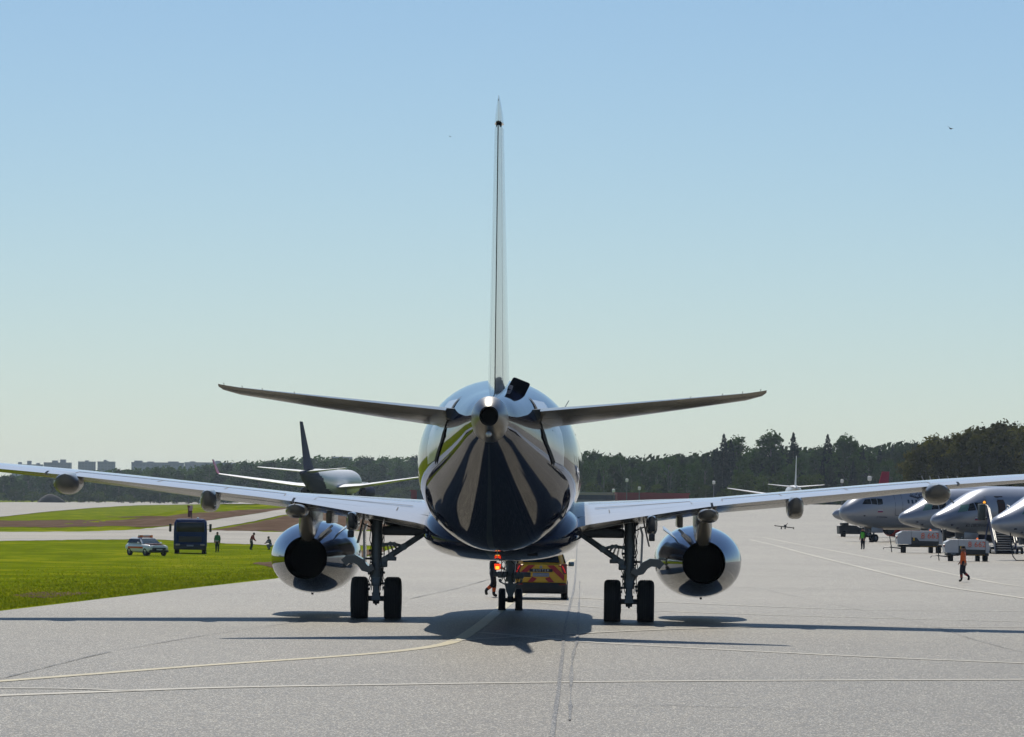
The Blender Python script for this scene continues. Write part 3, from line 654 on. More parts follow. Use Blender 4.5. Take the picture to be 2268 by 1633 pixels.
# nose gear
NY = 12.35; mb = MB()
mb.tube([(0, NY, 3.0), (0, NY, 1.9), (0, NY, 1.45)], [.2, .21, .17], 18); mb.tube([(0, NY, 1.5), (0, NY, .9)], .15, 18); mb.tube([(0, NY, .95), (0, NY, .36)], .085, 14)
mb.tube([(-.52, NY - .1, 1.13), (.62, NY - .1, 1.13)], .075, 14); mb.bbox((-.28, NY - .1, 1.12), (.26, .24, .2), .04); mb.bbox((.26, NY - .1, 1.1), (.3, .24, .2), .04); mb.bbox((-.5, NY - .1, 1.2), (.05, .1, .26), .01)
for q in (-1, 1): mb.loft([[Vector((q * (x + dx), NY - .08 + dy, z)) for dx, dy in ((0, 0), (.08, 0), (.08, .1), (0, .1))] for x, z in ((.16, 1.0), (.3, .98), (.28, .9), (.1, .8))])
ng = mb.build('nose_gear', gear, ac, 35)
mb = MB(); mb.loft([[Vector((q * wd, NY - .15 - dy, z)) for q, dy in ((-1, 0), (1, 0), (1, .05), (-1, .05))] for z, wd in ((.86, .2), (.78, .17), (.6, .13), (.45, .06))]); mb.build('torque_link', gear, ng, 0)
mb = MB(); mb.tube([(-.27, NY, .34), (.27, NY, .34)], .06, 12); mb.tube([(0, NY, .26), (0, NY, .44)], .1, 12); mb.build('axle', geard, ng)
for q in (-1, 1): wheel(ng, (q * .262, NY, .345), .355, .215, 32)
for k in range(6):
    r2 = random.Random(k); x = (-.2, -.14, .16, .22, .08, -.26)[k]; pts = []; z = 1.75
    while z > .82: pts.append((x + r2.uniform(-.06, .06), NY - .2 + r2.uniform(-.03, .03), z)); z -= .11
    MB().tube(pts, .013, 6).build('hydraulic_line', cable, ng)
for q in (-1, 1): MB().bbox((q * .48, NY + 1.1, 1.98), (.04, 1.9, .42), .015).build('nose_gear_door', navy, ac, 0)

# ------------------------------------------------------------ generic parked or taxiing jets
silver = mat('silver_paint', (.33, .355, .41), .3, .25, .25, var=.05, vs=.6)
jwhite = mat('jet_white_paint', (.60, .62, .64), .42, 0, .1, var=.05, vs=.6)
jnavy = mat('jet_navy_paint', (.008, .014, .05), .6, 0, 0, spec=.1, var=.06)
jred = mat('jet_red_paint', (.38, .02, .025), .3, 0, .3, var=.08)
bellyg = mat('belly_grey_paint', (.20, .19, .18), .3, 0, .2, var=.08)
seamm = mat('door_seam', (.02, .025, .05), .6)
flw = mat('flag_white', (.6, .6, .6), .5); flb = mat('flag_blue', (.01, .03, .25), .5); flr = mat('flag_red', (.4, .01, .01), .5)
greenr = mat('windscreen_green', (.16, .30, .22), .08, .3, .6, var=.3, vs=2)  # glossy green tone of the front panes
def jet(name, P, label, cat, group=None):
    """nose at the origin, heading +y"""
    j = empty(name, (0, 0, 0), 0, label, cat, group)
    tab = P['fus']; ZL = P['len']
    ys = []; y = 0.0
    while y > -6.5: ys.append(y); y -= .22 if y > -4 else .5
    while y > -(ZL - 12): ys.append(y); y -= 2
    while y > -ZL: ys.append(y); y -= .7
    ys.append(-ZL); rings = []
    T = sorted([(-a[0], *a[1:]) for a in tab])
    def sec(y): return interp(T, y)
    for y in ys:
        hw, hh, zc = sec(y); rings.append([Vector((a, y, zc + b)) for a, b in sup(hw, hh, 2.05, 40)])
    mb = MB(); mb.loft(rings)
    if P.get('belly'):
        f = mb.build('fuselage', [P['mat'], P['belly']], j, 60)
        for p in f.data.polygons:
            if p.center.z < P.get('bz', 1.55): p.material_index = 1
    elif P.get('tailm'):
        f = mb.build('fuselage', [P['mat'], P['tailm']], j, 60)
        for p in f.data.polygons:
            if p.center.y < -ZL + 9 - (p.center.z - 3) * 1.5 or p.center.z < 1.9 - (p.center.y + ZL - 12) * .12: p.material_index = 1
    else: f = mb.build('fuselage', P['mat'], j, 60)
    def skin(y, z):
        hw, hh, zc = sec(y); t = max(-.999, min(.999, (z - zc) / hh)); return hw * (1 - abs(t) ** 2.05) ** (1 / 2.05)
    def patch(nm, quad, mt, side=-1, off=.012, par=None, nu=4, nv=4):
        vs = []; fs = []
        for a in range(nu + 1):
            for b in range(nv + 1):
                u, v = a / nu, b / nv
                y = (quad[0][0] * (1 - u) + quad[1][0] * u) * (1 - v) + (quad[3][0] * (1 - u) + quad[2][0] * u) * v
                z = (quad[0][1] * (1 - u) + quad[1][1] * u) * (1 - v) + (quad[3][1] * (1 - u) + quad[2][1] * u) * v
                vs.append((side * (skin(y, z) + off), y, z))
        for a in range(nu):
            for b in range(nv): k = a * (nv + 1) + b; fs.append((k, k + 1, k + nv + 2, k + nv + 1))
        return MB().add(vs, fs).build(nm, mt, par or j, 60)
    j['_'] = 0; del j['_']
    for q in P.get('cockpit', []):
        for sd in (-1, 1): patch('cockpit_window', q, glassd, sd, .015)
    for q in P.get('screen', []): patch('windscreen', q, greenr, -1, .016)
    wz_ = P['winz']
    for i in range(P.get('nwin', 0)):
        y = P['win0'] - .51 * i
        for sd in ((-1, 1) if P.get('both') else (-1,)): patch('cabin_window', [(y, wz_ - .17), (y - .25, wz_ - .17), (y - .25, wz_ + .17), (y, wz_ + .17)], mat('cabin_glass', (.03, .05, .08), .1), sd, .012, None, 1, 2)
    def frame(nm, y0, y1, z0, z1, t=.035, mt=seamm, off=.014):
        vs = []; fs = []; n = 26; pts = []
        cx, cz = (y0 + y1) / 2, (z0 + z1) / 2; hy, hz = abs(y1 - y0) / 2, (z1 - z0) / 2
        for a, b in sup(hy, hz, 7, 36):
            for sc in (1, 1 - t / hy): yy = cx + a * sc; zz = cz + b * (1 - (1 - sc) * hy / hz); vs.append((-(skin(yy, zz) + off), yy, zz))
        for k in range(36): k2 = (k + 1) % 36; fs.append((2 * k, 2 * k2, 2 * k2 + 1, 2 * k + 1))
        return MB().add(vs, fs).build(nm, mt, j, 60)
    if 'door' in P:
        y0, y1, z0, z1, op = P['door']
        if op:
            d = patch('door_opening', [(y0, z0), (y1, z0), (y1, z1), (y0, z1)], mat('cabin_dark', (.02, .012, .012), .7), -1, .014)
            q = patch('cabin_interior', [(y0 - .3, z0), (y1 + .05, z0), (y1 + .05, z1 - .25), (y0 - .3, z1 - .25)], mat('cabin_red', (.035, .006, .006), .7), -1, .02, d)
            # door leaf swung forward, parallel to the body
            vs = []; fs = []; K = 8; yo = abs(y1 - y0) + .12
            for k in range(K + 1):
                z = z0 + (z1 - z0) * k / K; x = -(skin(y0, z) + .30)
                vs += [(x, y0 + yo, z), (x, y0 + .1, z), (x + .08, y0 + yo, z), (x + .08, y0 + .1, z)]
            for k in range(K):
                a = 4 * k; fs += [(a, a + 1, a + 5, a + 4), (a + 2, a + 3, a + 7, a + 6), (a, a + 2, a + 6, a + 4), (a + 1, a + 3, a + 7, a + 5)]
            fs += [(0, 1, 3, 2), (4 * K, 4 * K + 1, 4 * K + 3, 4 * K + 2)]
            MB().add(vs, fs).build('open_door', P['mat'], j, 40)
        else:
            frame('door', y0, y1, z0, z1)
    def proj_text(s_, y, z, size, mt, nm='lettering'):
        o = text_mesh(nm, s_, size, mt, j, 0)
        for v in o.data.vertices: yy = y - v.co.x; zz = z + v.co.y; v.co = Vector((-(skin(yy, zz) + .022), yy, zz))
        return o
    for t_ in P.get('text', []): proj_text(*t_)
    if 'flag' in P:
        y, z = P['flag']; w_, h_ = .55, .075
        for k, mt in enumerate((flr, flb, flw)): patch('flag_stripe', [(y, z + k * h_), (y - w_, z + k * h_), (y - w_, z + (k + 1) * h_), (y, z + (k + 1) * h_)], mt, -1, .014, None, 2, 1)
    if P.get('logo'):
        y, z = P['logo']
        for sg in (-1, 1): patch('winged_emblem', [(y - sg * .1, z - .08), (y - sg * 1.0, z + .12), (y - sg * .95, z + .2), (y - sg * .1, z + .08)], seamm, -1, .02, None, 2, 1)
        patch('winged_emblem', [(y + .1, z - .14), (y - .1, z - .14), (y - .1, z + .1), (y + .1, z + .1)], seamm, -1, .022, None, 1, 1)
    # fin, tailplane
    F = P['fin']; fn = MB().loft(wing_rings([(z, le, te, 0, 0, t) for z, le, te, t in F], 0, .7, True)).build('fin', P['finm'], j, 40)
    MB().loft(wing_rings([(z, le, te, 0, 0, t) for z, le, te, t in F], .71, 1, True, n=4)).build('rudder', P['finm'], fn, 30)
    for s in (-1, 1):
        T_ = P['stab']; MB().loft(wing_rings([(x * s, le, te, z, z, t) for x, le, te, z, t in T_], 0, 1)).build('tailplane', P['wingm'], j, 40)
        Wg = P['wing']; wg = MB().loft(wing_rings([(x * s, le, te, z, z, t) for x, le, te, z, t in Wg], 0, 1, camber=.012)).build('wing', P['wingm'], j, 40)
        if P.get('winglet'):
            x, le, te, z, t = Wg[-1]
            MB().loft([[Vector((s * (x + dx - .04), le - sw, z + dz)), Vector((s * (x + dx - .04), te - sw * .55 - .2, z + dz)), Vector((s * (x + dx + .05), te - sw * .55 - .2, z + dz)), Vector((s * (x + dx + .05), le - sw, z + dz))] for dx, dz, sw in ((0, 0, 0), (.22, .25, .35), (.75, 2.3, 1.7))]).build('winglet', P['winglet'], wg, 30)
        ey, ex, ez, er, el = P['eng']
        mb = MB(); mb.lathe([(0, er * .85), (-.15, er * .96), (-.8, er * 1.03), (-1.8, er), (-el + .6, er * .75), (-el, er * .52)], (s * ex, ey, ez), seg=28); e = mb.build('engine', P['engm'], wg, 50)
        mb = MB(); mb.lathe([(0, er * .85), (-.5, er * .8), (-.5, .03)], (s * ex, ey, ez), seg=24); mb.build('intake', geard, e, 50)
        mb = MB(); mb.lathe([(-el + .02, er * .53), (-el - .02, er * .46), (-el + .5, er * .4), (-el + .5, .02)], (s * ex, ey, ez), seg=24); mb.build('nozzle', black, e, 50)
        MB().bbox((s * ex, ey - 3.0, ez + er * 1.05), (.3, 3.6, .8), .1).build('pylon', P['wingm'], wg)
        my, mx_, mr = P['mg']
        mg = MB(); mg.tube([(s * mx_, my, P['wing'][0][3]), (s * mx_, my, mr)], .14, 12); mg.tube([(s * mx_ - .5, my, mr), (s * mx_ + .5, my, mr)], .09, 10); mgo = mg.build('main_gear', gear, j)
        for q in (-1, 1): wheel(mgo, (s * mx_ + q * .38, my, mr), mr, .36, 22)
    ny, nr = P['ng']; ng_ = MB(); ng_.tube([(0, ny, sec(ny)[2] - sec(ny)[1] + .2), (0, ny, nr)], .09, 10); ng_.tube([(-.3, ny, nr), (.3, ny, nr)], .06, 8); ng_.bbox((0, ny + .3, nr * 2 + .35), (.3, .5, .25), .04); no = ng_.build('nose_gear', gear, j)
    for q in (-1, 1): wheel(no, (q * .22, ny, nr), nr, .2, 22)
    for q in (-1, 1): MB().bbox((q * .42, ny, sec(ny)[2] - sec(ny)[1] - .12), (.04, 1.5, .5), .02).build('gear_door', P['mat'], j)
    for y, z in P.get('probes', []): MB().bbox((-(skin(y, z) + .03), y, z), (.1, .16, .1), .02).build('probe', seamm, j)
    return j
def place(j, X, Y, hd, label=None, z=None):
    """hd: heading measured from +y, clockwise"""
    j.location = (X, Y, gz(X, Y) if z is None else z); j.rotation_euler = (0, 0, -hd)
    if label: j['label'] = label
    return j
SSJ = dict(len=29.5, mat=silver, wingm=lightp, finm=jnavy, engm=jnavy, winz=3.35, nwin=0,
    fus=[(0, .03, .03, 2.25), (.12, .26, .22, 2.25), (.5, .55, .47, 2.27), (1.2, .80, .69, 2.33), (2.2, 1.10, .99, 2.46), (3.2, 1.34, 1.27, 2.64), (4.2, 1.51, 1.50, 2.83), (5.5, 1.63, 1.66, 2.95), (7, 1.66, 1.70, 2.97), (18.5, 1.66, 1.70, 2.97), (23, 1.35, 1.32, 3.35), (27, .7, .7, 3.9), (29.5, .2, .22, 4.25)],
    cockpit=[[(-2.55, 2.98), (-3.2, 3.02), (-3.25, 3.55), (-2.95, 3.48)], [(-3.3, 3.02), (-3.95, 3.12), (-4.0, 3.55), (-3.32, 3.58)]],
    screen=[[(-1.75, 2.86), (-2.5, 2.96), (-2.9, 3.46), (-2.35, 3.38)]],
    fin=[(4.2, -23, -28, .4), (6, -25, -29, .3), (10.1, -28.5, -31, .15)], stab=[(.4, -25, -28.6, 4.2, .35), (5.0, -28, -29.6, 4.7, .12)],
    wing=[(.8, -9.5, -16.5, 2.0, .8), (4.0, -12, -16.3, 2.3, .5), (13.6, -17.8, -19.4, 3.3, .15)], eng=(-8.6, 4.3, 1.55, .95, 4.2), mg=(-15.2, 2.6, .5), ng=(-3.7, .33),
    flag=(-3.1, 2.30), probes=[(-1.3, 1.95), (-1.9, 1.75)])
B737 = dict(len=38, mat=silver, belly=mat('belly_light_paint', (.36, .33, .30), .3, 0, .2), bz=1.35, wingm=lightp, finm=jnavy, engm=jred, winglet=jred, winz=3.6, nwin=14, win0=-6.6,
    fus=[(0, .03, .03, 2.55), (.15, .40, .36, 2.55), (.6, .78, .72, 2.58), (1.4, 1.15, 1.12, 2.68), (2.3, 1.44, 1.46, 2.86), (3.2, 1.64, 1.70, 3.0), (4.4, 1.80, 1.90, 3.06), (6, 1.88, 2.0, 3.08), (26, 1.88, 2.0, 3.08), (32, 1.3, 1.35, 3.6), (36, .55, .6, 4.1), (38, .2, .25, 4.35)],
    cockpit=[[(-1.55, 3.32), (-2.35, 3.34), (-2.4, 3.80), (-1.95, 3.74)], [(-2.42, 3.34), (-2.95, 3.30), (-2.98, 3.84), (-2.46, 3.82)], [(-3.02, 3.28), (-3.55, 3.34), (-3.58, 3.80), (-3.04, 3.84)]],
    door=(-5.0, -5.95, 2.35, 4.35, False), text=[('АЭРОФЛОТ', -9.3, 4.22, .74, seamm), ('Российские авиалинии', -11.0, 3.86, .24, seamm)], flag=(-3.0, 2.62), logo=(-8.0, 3.95),
    fin=[(4.9, -29, -36, .45), (6, -31.2, -36.6, .4), (12.4, -37.3, -39.3, .2)], stab=[(.5, -32, -36.4, 4.6, .4), (7.1, -36.4, -38, 5.2, .15)],
    wing=[(1.0, -12.5, -21.5, 2.1, 1.0), (5.6, -16, -21, 2.5, .6), (17.0, -22.8, -24.3, 4.1, .2)], eng=(-11.4, 4.83, 1.5, 1.1, 4.6), mg=(-19.5, 2.86, .56), ng=(-4.2, .34), probes=[(-1.7, 2.3)])
# parked row on the right (noses towards lower left)
H = PI + R(47)
P4 = dict(SSJ); P4['door'] = (-5.0, -6.0, 2.2, 4.05, True); P4['text'] = [('Ю. ОВСЯННИКОВ', -3.75, 1.93, .30, seamm)]
d4 = jet('parked_jet', P4, 'parked silver jet with its front door open and boarding stairs set against it', 'airliner', 'silver jets parked in a row')
place(d4, 29.87, 348, H)
P2 = dict(SSJ)
d3 = jet('parked_jet', P2, 'parked silver jet nose rising behind the farther generator trailer', 'airliner', 'silver jets parked in a row'); place(d3, 31.4, 396, H)
d5 = copy_tree(d3); place(d5, 29.75, 303, H, 'nearest parked silver jet, its nose overlapping the boarding stairs')
d1 = copy_tree(d3); place(d1, 32.1, 490, PI + R(78), 'farthest parked silver jet, only its pointed nose showing past the lettered airliner')
P5 = dict(B737); P5['text'] = P5['text'] + [('К. Калитин', -3.6, 2.2, .22, seamm)]
d2 = jet('parked_airliner', P5, 'parked silver airliner with dark lettering, black cockpit windows and red winglets', 'airliner'); place(d2, 29.1, 432, H)
# taxiing away on the left, dark blue tail
PL = dict(B737); PL.update(mat=jwhite, belly=None, tailm=jnavy, finm=jnavy, wingm=jwhite, nwin=0, door=(-5.0, -5.95, 2.35, 4.35, False), text=[], winglet=jred, engm=jnavy); PL.pop('flag'); PL.pop('logo')
tl = jet('distant_airliner', PL, 'distant airliner with a dark blue tail taxiing away beyond the left wing', 'airliner')
q = at(668, 1060, 835); hd = R(11.5); tl.scale = (1.08, 1.08, 1.08); place(tl, q.x + 41 * math.sin(hd), 835 + 41 * math.cos(hd) - 3, hd)
PR = dict(PL); PR.update(mat=jwhite, tailm=None, finm=jwhite, engm=jwhite, winglet=jnavy)
tr_ = jet('distant_airliner', PR, 'small white airliner seen tail on against the wood above the right wing', 'airliner')
q = at(1763, 1080, 1150); hd = R(1.5); tr_.scale = (.93, .93, .93); place(tr_, q.x + 34 * math.sin(hd), 1150 + 34, hd)

# ------------------------------------------------------------ follow-me car behind the nose gear
def car_tyre(parent, c, r, wd): return wheel(parent, c, r, wd, 28, mat('alloy', (.25, .25, .27), .35, .8))
yel = mat('car_yellow_paint', (.70, .40, .012), .3, 0, .5, var=.05); redc = mat('chevron_red', (.36, .015, .025), .4, 0, .2); blackp = mat('black_plastic', (.012, .013, .014), .5)
car = empty('car', (1.08, 169, 0), R(-1), 'yellow estate car with red chevrons on its tail, parked ahead of the airliner nose wheel', 'car')
prof = [(0.0, .50, 1.22), (.06, .42, 1.25), (.25, .34, 1.28), (1.2, .30, 1.24), (2.3, .30, 1.18), (3.2, .32, 1.10), (3.9, .36, .98), (4.2, .45, .8)]
mb = MB(); rings = []
for y, z0, z1 in prof:
    hw = .90 if y < 3.4 else .82; rings.append([Vector((a, y, (z0 + z1) / 2 + b)) for a, b in sup(hw, (z1 - z0) / 2, 4.5, 32)])
body = mb.loft(rings).build('body', yel, car, 40)
mb = MB(); rings = []
for z, y0, y1, hw in ((1.18, .06, 3.15, .86), (1.38, .14, 2.85, .82), (1.60, .26, 2.4, .73), (1.70, .36, 2.1, .66), (1.74, .5, 1.9, .58)):
    rings.append([Vector((a, (y0 + y1) / 2 + b, z)) for a, b in sup(hw, (y1 - y0) / 2, 5, 32)])
mb.loft(rings).build('cabin', yel, car, 40)
MB().loft([[Vector((x, yy - .02, z)) for x, yy in ((-w_, yy), (w_, yy), (w_, yy + .04), (-w_, yy + .04))] for z, yy, w_ in ((1.29, .10, .64), (1.45, .17, .60), (1.62, .28, .54))]).build('rear_window', glassd, car, 0)
for s in (-1, 1): MB().loft([[Vector((s * (hw + .012), y0, z)), Vector((s * (hw + .012), y1, z)), Vector((s * (hw - .02), y1, z)), Vector((s * (hw - .02), y0, z))] for z, y0, y1, hw in ((1.26, .4, 2.8, .845), (1.58, .55, 2.3, .735))]).build('side_window', glassd, car, 0)
MB().bbox((0, .03, .42), (1.76, .24, .36), .05).build('rear_bumper', blackp, car)
MB().bbox((0, 1.8, .34), (1.6, 3.4, .24), .05).build('underbody', blackp, car)
for s in (-1, 1):
    t = MB().loft([[Vector((s * (.80 + dx), y, z)) for dx, y in ((-.12 + e_, -.035), (.09, .0), (.09, .12), (-.12 + e_, .1))] for z, e_ in ((.90, .09), (1.04, .03), (1.16, 0), (1.25, .02))]).build('tail_light', mat('tail_light_red', (.16, .008, .012), .25, 0, .2), car, 20)
    MB().loft([[Vector((s * (.80 + dx + x0), -.05, z)) for x0 in (0,)] + [Vector((s * (.80 + dx + .035), -.05, z)), Vector((s * (.80 + dx + .035), -.03, z)), Vector((s * (.80 + dx), -.03, z))] for z, dx in ((.95, .02), (1.08, -.03), (1.18, -.08))]).build('light_strip', mat('lit_tail', (.8, .02, .02), .3, emit=(1, .03, .03), es=.35), t)
    MB().bbox((s * .74, -.095, .55), (.24, .02, .06), .008).build('reflector', mat('tail_light_red', (.16, .008, .012)), car)
    m_ = MB().bbox((s * 1.03, 2.35, 1.22), (.2, .1, .16), .04).build('mirror', mat('mirror_shell', (.08, .16, .22), .15, .4), car); MB().tube([(s * .84, 2.35, 1.17), (s * .98, 2.35, 1.20)], .02, 6).build('mirror_arm', blackp, m_)
    for y in (.75, 3.35): car_tyre(car, (s * .80, y, .345), .345, .215)
def bar(poly, nm='chevron'):
    for s in (-1, 1): MB().prism([Vector((s * x, -.030, z)) for x, z in poly], (0, .045, 0)).build(nm, redc, car, 0)
bar([(.20, 1.20), (.44, 1.20), (.80, .86), (.80, .66)]); bar([(.60, 1.20), (.72, 1.20), (.72, 1.14), (.60, 1.26 - .1)]); bar([(.14, .74), (.30, .80), (.46, .62), (.26, .62)])
MB().bbox((0, -.035, 1.02), (.80, .03, .10), .01).build('plate_garnish', blackp, car)
t = text_mesh('lettering', 'D U S T E R', .11, mat('letter_white', (.6, .65, .7), .4), car, .003); t.rotation_euler = (PI / 2, 0, 0); t.location = (0, -.056, 1.02)
MB().bbox((0, -.035, .87), (.56, .02, .13), .008).build('number_plate', mat('plate_pale', (.22, .25, .32), .5, var=.3, vs=18), car)
t = MB().lathe([(-.05, .05), (-.035, .05), (-.03, .01)], (0, 0, 1.14), 'y', 16).build('car_emblem', steel, car)
MB().bbox((0, 1.1, 1.82), (1.1, .25, .12), .03).build('light_bar', mat('amber_bar', (.5, .2, .01), .2), car)

# ------------------------------------------------------------ people
skinm = mat('skin', (.36, .2, .14), .6); hairm = mat('dark_hair', (.015, .012, .01), .7); bootm = mat('boot_black', (.012, .012, .012), .6)
reflm = mat('reflective_tape', (.45, .45, .48), .4, var=.1)
def person(label, J, mats, hgt, loc, rz, cap=None, vest=None, bands=(), group=None, hairc=hairm):
    """J: joints in units of body height, x right, y forward; mats: trousers, jacket"""
    root = empty('person', loc, rz, label, 'person', group); root.scale = (1, 1, 1)
    names = ['pelvis', 'waist', 'chest', 'neck', 'headb', 'headt']; V = []; E_ = []; Rr = []
    def v(p, r): V.append(Vector(p) * hgt); Rr.append((r if isinstance(r, tuple) else (r, r))); return len(V) - 1
    pel = v(J['pelvis'], (.085, .065)); wa = v(J['waist'], (.075, .058)); ch = v(J['chest'], (.098, .068)); nk = v(J['neck'], (.034, .034)); hb = v(J['head'], (.045, .052)); ht = v((J['head'][0], J['head'][1] + .004, J['head'][2] + .062), (.038, .044))
    fc = None
    E_ += [(pel, wa), (wa, ch), (ch, nk), (nk, hb), (hb, ht)]
    for s in ('l', 'r'):
        sh = v(J['sh' + s], .036); el = v(J['el' + s], .028); wr = v(J['wr' + s], .019); E_ += [(ch, sh), (sh, el), (el, wr)]
        d = (V[wr] - V[el]).normalized(); pm = v((V[wr] + d * .03 * hgt) / hgt, (.021, .014)); E_.append((wr, pm))
        side = d.cross(Vector((0, 1, 0))); side = side.normalized() if side.length > .2 else Vector((1, 0, 0))
        for k, (o_, ln) in enumerate(((-.017, .042), (-.006, .05), (.006, .047), (.017, .038))):
            f1 = v((V[pm] + side * o_ * hgt + d * ln * .55 * hgt) / hgt, .0055); f2 = v((V[f1] + d * ln * .5 * hgt + Vector((0, .012, 0)) * hgt) / hgt, .0045); E_ += [(pm, f1), (f1, f2)]
        th = v((V[wr] + side * -.024 * hgt + d * .022 * hgt + Vector((0, .012, 0)) * hgt) / hgt, .006); E_.append((wr, th)); t2 = v((V[th] + d * .022 * hgt) / hgt, .005); E_.append((th, t2))
        hp = v(J['hp' + s], .058); kn = v(J['kn' + s], .040); an = v(J['an' + s], .027); to = v(J['to' + s], (.026, .018)); E_ += [(pel, hp), (hp, kn), (kn, an), (an, to)]
    me = bpy.data.meshes.new('body'); me.from_pydata([tuple(q) for q in V], E_, []); o = bpy.data.objects.new('tmp', me); COL.objects.link(o)
    md = o.modifiers.new('s', 'SKIN'); 
    for i, r_ in enumerate(Rr): me.skin_vertices[0].data[i].radius = (r_[0] * hgt * (1.32 if r_[0] > .015 else 1.1), r_[1] * hgt * (1.32 if r_[0] > .015 else 1.1))
    me.skin_vertices[0].data[pel].use_root = True; md.use_smooth_shade = True
    sb = o.modifiers.new('b', 'SUBSURF'); sb.levels = 1
    dg = bpy.context.evaluated_depsgraph_get(); m2 = bpy.data.meshes.new_from_object(o.evaluated_get(dg)); bpy.data.objects.remove(o); m2.name = 'body'
    m2.materials.clear()
    for q in (mats[0], mats[1], skinm, bootm, reflm, mats[2] if len(mats) > 2 else mats[0]): m2.materials.append(q)
    bd = bpy.data.objects.new('body', m2); COL.objects.link(bd); bd.parent = root
    hands = [V[i] for i in ()]
    wrs = [Vector(J['wrl']) * hgt, Vector(J['wrr']) * hgt]; els = [Vector(J['ell']) * hgt, Vector(J['elr']) * hgt]; ans = [Vector(J['anl']) * hgt, Vector(J['anr']) * hgt]; kns = [Vector(J['knl']) * hgt, Vector(J['knr']) * hgt]
    for p in m2.polygons:
        c = p.center; k = 0
        hand = any((c - w_).dot((w_ - e_).normalized()) > -.01 and (c - w_).length < .11 * hgt for w_, e_ in zip(wrs, els))
        foot = any((c - a).length < .05 * hgt and c.z < a.z + .015 * hgt or (c - a).length < .09 * hgt and c.z < a.z - .0 for a in ans)
        dW = c.z - J['waist'][2] * hgt
        if hand: k = 2
        elif c.z > J['neck'][2] * hgt: k = 2
        elif foot: k = 3
        elif dW > -.075 * hgt: k = 1
        for a, kk in zip(ans, kns):
            u = (c - a).dot((kk - a)) / (kk - a).length_squared
            if (c - (a + (kk - a) * u)).length < .05 * hgt and k == 0:
                if .28 < u < .36 or .56 < u < .64: k = 4
                elif .36 <= u <= .56: k = 5
        if k == 1 and abs(dW + .052 * hgt) < .014 * hgt and abs(c.x - J['waist'][0] * hgt) < .12 * hgt: k = 4
        p.material_index = k
    hd_ = Vector(J['head']) * hgt
    mb = MB(); rings = []
    for t in range(8):
        a = -.35 + (PI / 2 + .33) * t / 7; rr = .060 * hgt * math.cos(a) + .002; rings.append([hd_ + Vector((rr * .88 * math.cos(k * PI / 8), rr * 1.0 * math.sin(k * PI / 8) - .008 * hgt, .052 * hgt + .055 * hgt * math.sin(a))) for k in range(16)])
    mb.loft(rings); mb.build('cap' if cap else 'hair', cap or hairc, root, 60)
    # face
    mb = MB(); mb.bbox(hd_ + Vector((0, .055, .02)) * hgt, (.012 * hgt, .02 * hgt, .02 * hgt), .004); mb.build('nose', skinm, root)
    for s in (-1, 1): MB().bbox(hd_ + Vector((s * .018, .050, .032)) * hgt, (.01 * hgt, .006 * hgt, .005 * hgt), .002).build('eye', black, root)
    for s in (-1, 1): MB().bbox(hd_ + Vector((s * .047, .0, .026)) * hgt, (.008 * hgt, .02 * hgt, .03 * hgt), .003).build('ear', skinm, root)
    MB().bbox(hd_ + Vector((0, .049, -.004)) * hgt, (.022 * hgt, .006 * hgt, .004 * hgt), .001).build('mouth', mat('lips', (.2, .07, .06), .6), root)
    if vest:
        c = Vector(J['chest']) * hgt; wv = Vector(J['waist']) * hgt; mb = MB(); rings = []
        for t, rx, ry in ((-.72, .105, .09), (-.3, .106, .088), (.3, .112, .088), (.9, .118, .088), (1.18, .108, .078), (1.42, .062, .052)):
            q = wv + (c - wv) * t; rings.append([q + Vector((rx * hgt * math.cos(k * PI / 10), ry * hgt * math.sin(k * PI / 10), 0)) for k in range(20)])
        mb.loft(rings, False); mb.build('vest', vest, root, 60)
    return root
STAND = dict(pelvis=(0, 0, .53), waist=(0, 0, .60), chest=(0, .005, .735), neck=(0, 0, .835), head=(0, .01, .885), shl=(-.105, 0, .80), shr=(.105, 0, .80), ell=(-.135, -.01, .64), elr=(.135, -.01, .64), wrl=(-.13, .04, .50), wrr=(.13, .04, .50),
    hpl=(-.055, 0, .50), hpr=(.055, 0, .50), knl=(-.055, .01, .275), knr=(.055, .01, .275), anl=(-.055, -.01, .05), anr=(.055, -.01, .05), tol=(-.06, .07, .022), tor=(.06, .07, .022))
def pose(**k): d = dict(STAND); d.update(k); return d
WALK = pose(knl=(-.045, .045, .285), anl=(-.05, .03, .05), tol=(-.055, .11, .022), knr=(.045, .0, .27), anr=(.05, -.16, .14), tor=(.055, -.13, .04), ell=(-.13, -.06, .65), wrl=(-.12, -.10, .52), elr=(.13, .04, .64), wrr=(.12, .12, .53))
nvy = mat('workwear_navy', (.008, .011, .025), .8, bump=.3, bs=30); orng = mat('hi_vis_orange', (.75, .13, .02), .7, bump=.3, bs=30); lime = mat('hi_vis_lime', (.12, .55, .05), .7, bump=.3, bs=30); dred = mat('workwear_red', (.30, .04, .03), .8); gry = mat('workwear_grey', (.14, .15, .19), .8); grn = mat('workwear_green', (.03, .22, .08), .8)
def feet(px, py): return gp(px, py, .02)
p = feet(1091, 1324); person('person in navy workwear with orange shin band walking left of the nose wheel', pose(**{**WALK, 'elr': (.135, .05, .66), 'wrr': (.11, .15, .62), 'ell': (-.13, .06, .66), 'wrl': (-.08, .16, .62)}), (nvy, nvy, orng), 1.66, p, R(-80))
p = feet(2133, 1290); person('person in orange jacket and dark trousers walking across the apron on the right', WALK, (nvy, orng, dred), 1.62, p, R(72), cap=mat('black_cap', (.01, .01, .01), .8))
p = feet(1911, 1217.5); person('person in lime green vest standing by the nose wheel of the lettered airliner', pose(elr=(.13, -.03, .65)), (nvy, nvy, nvy), 1.62, p, R(150), vest=lime)
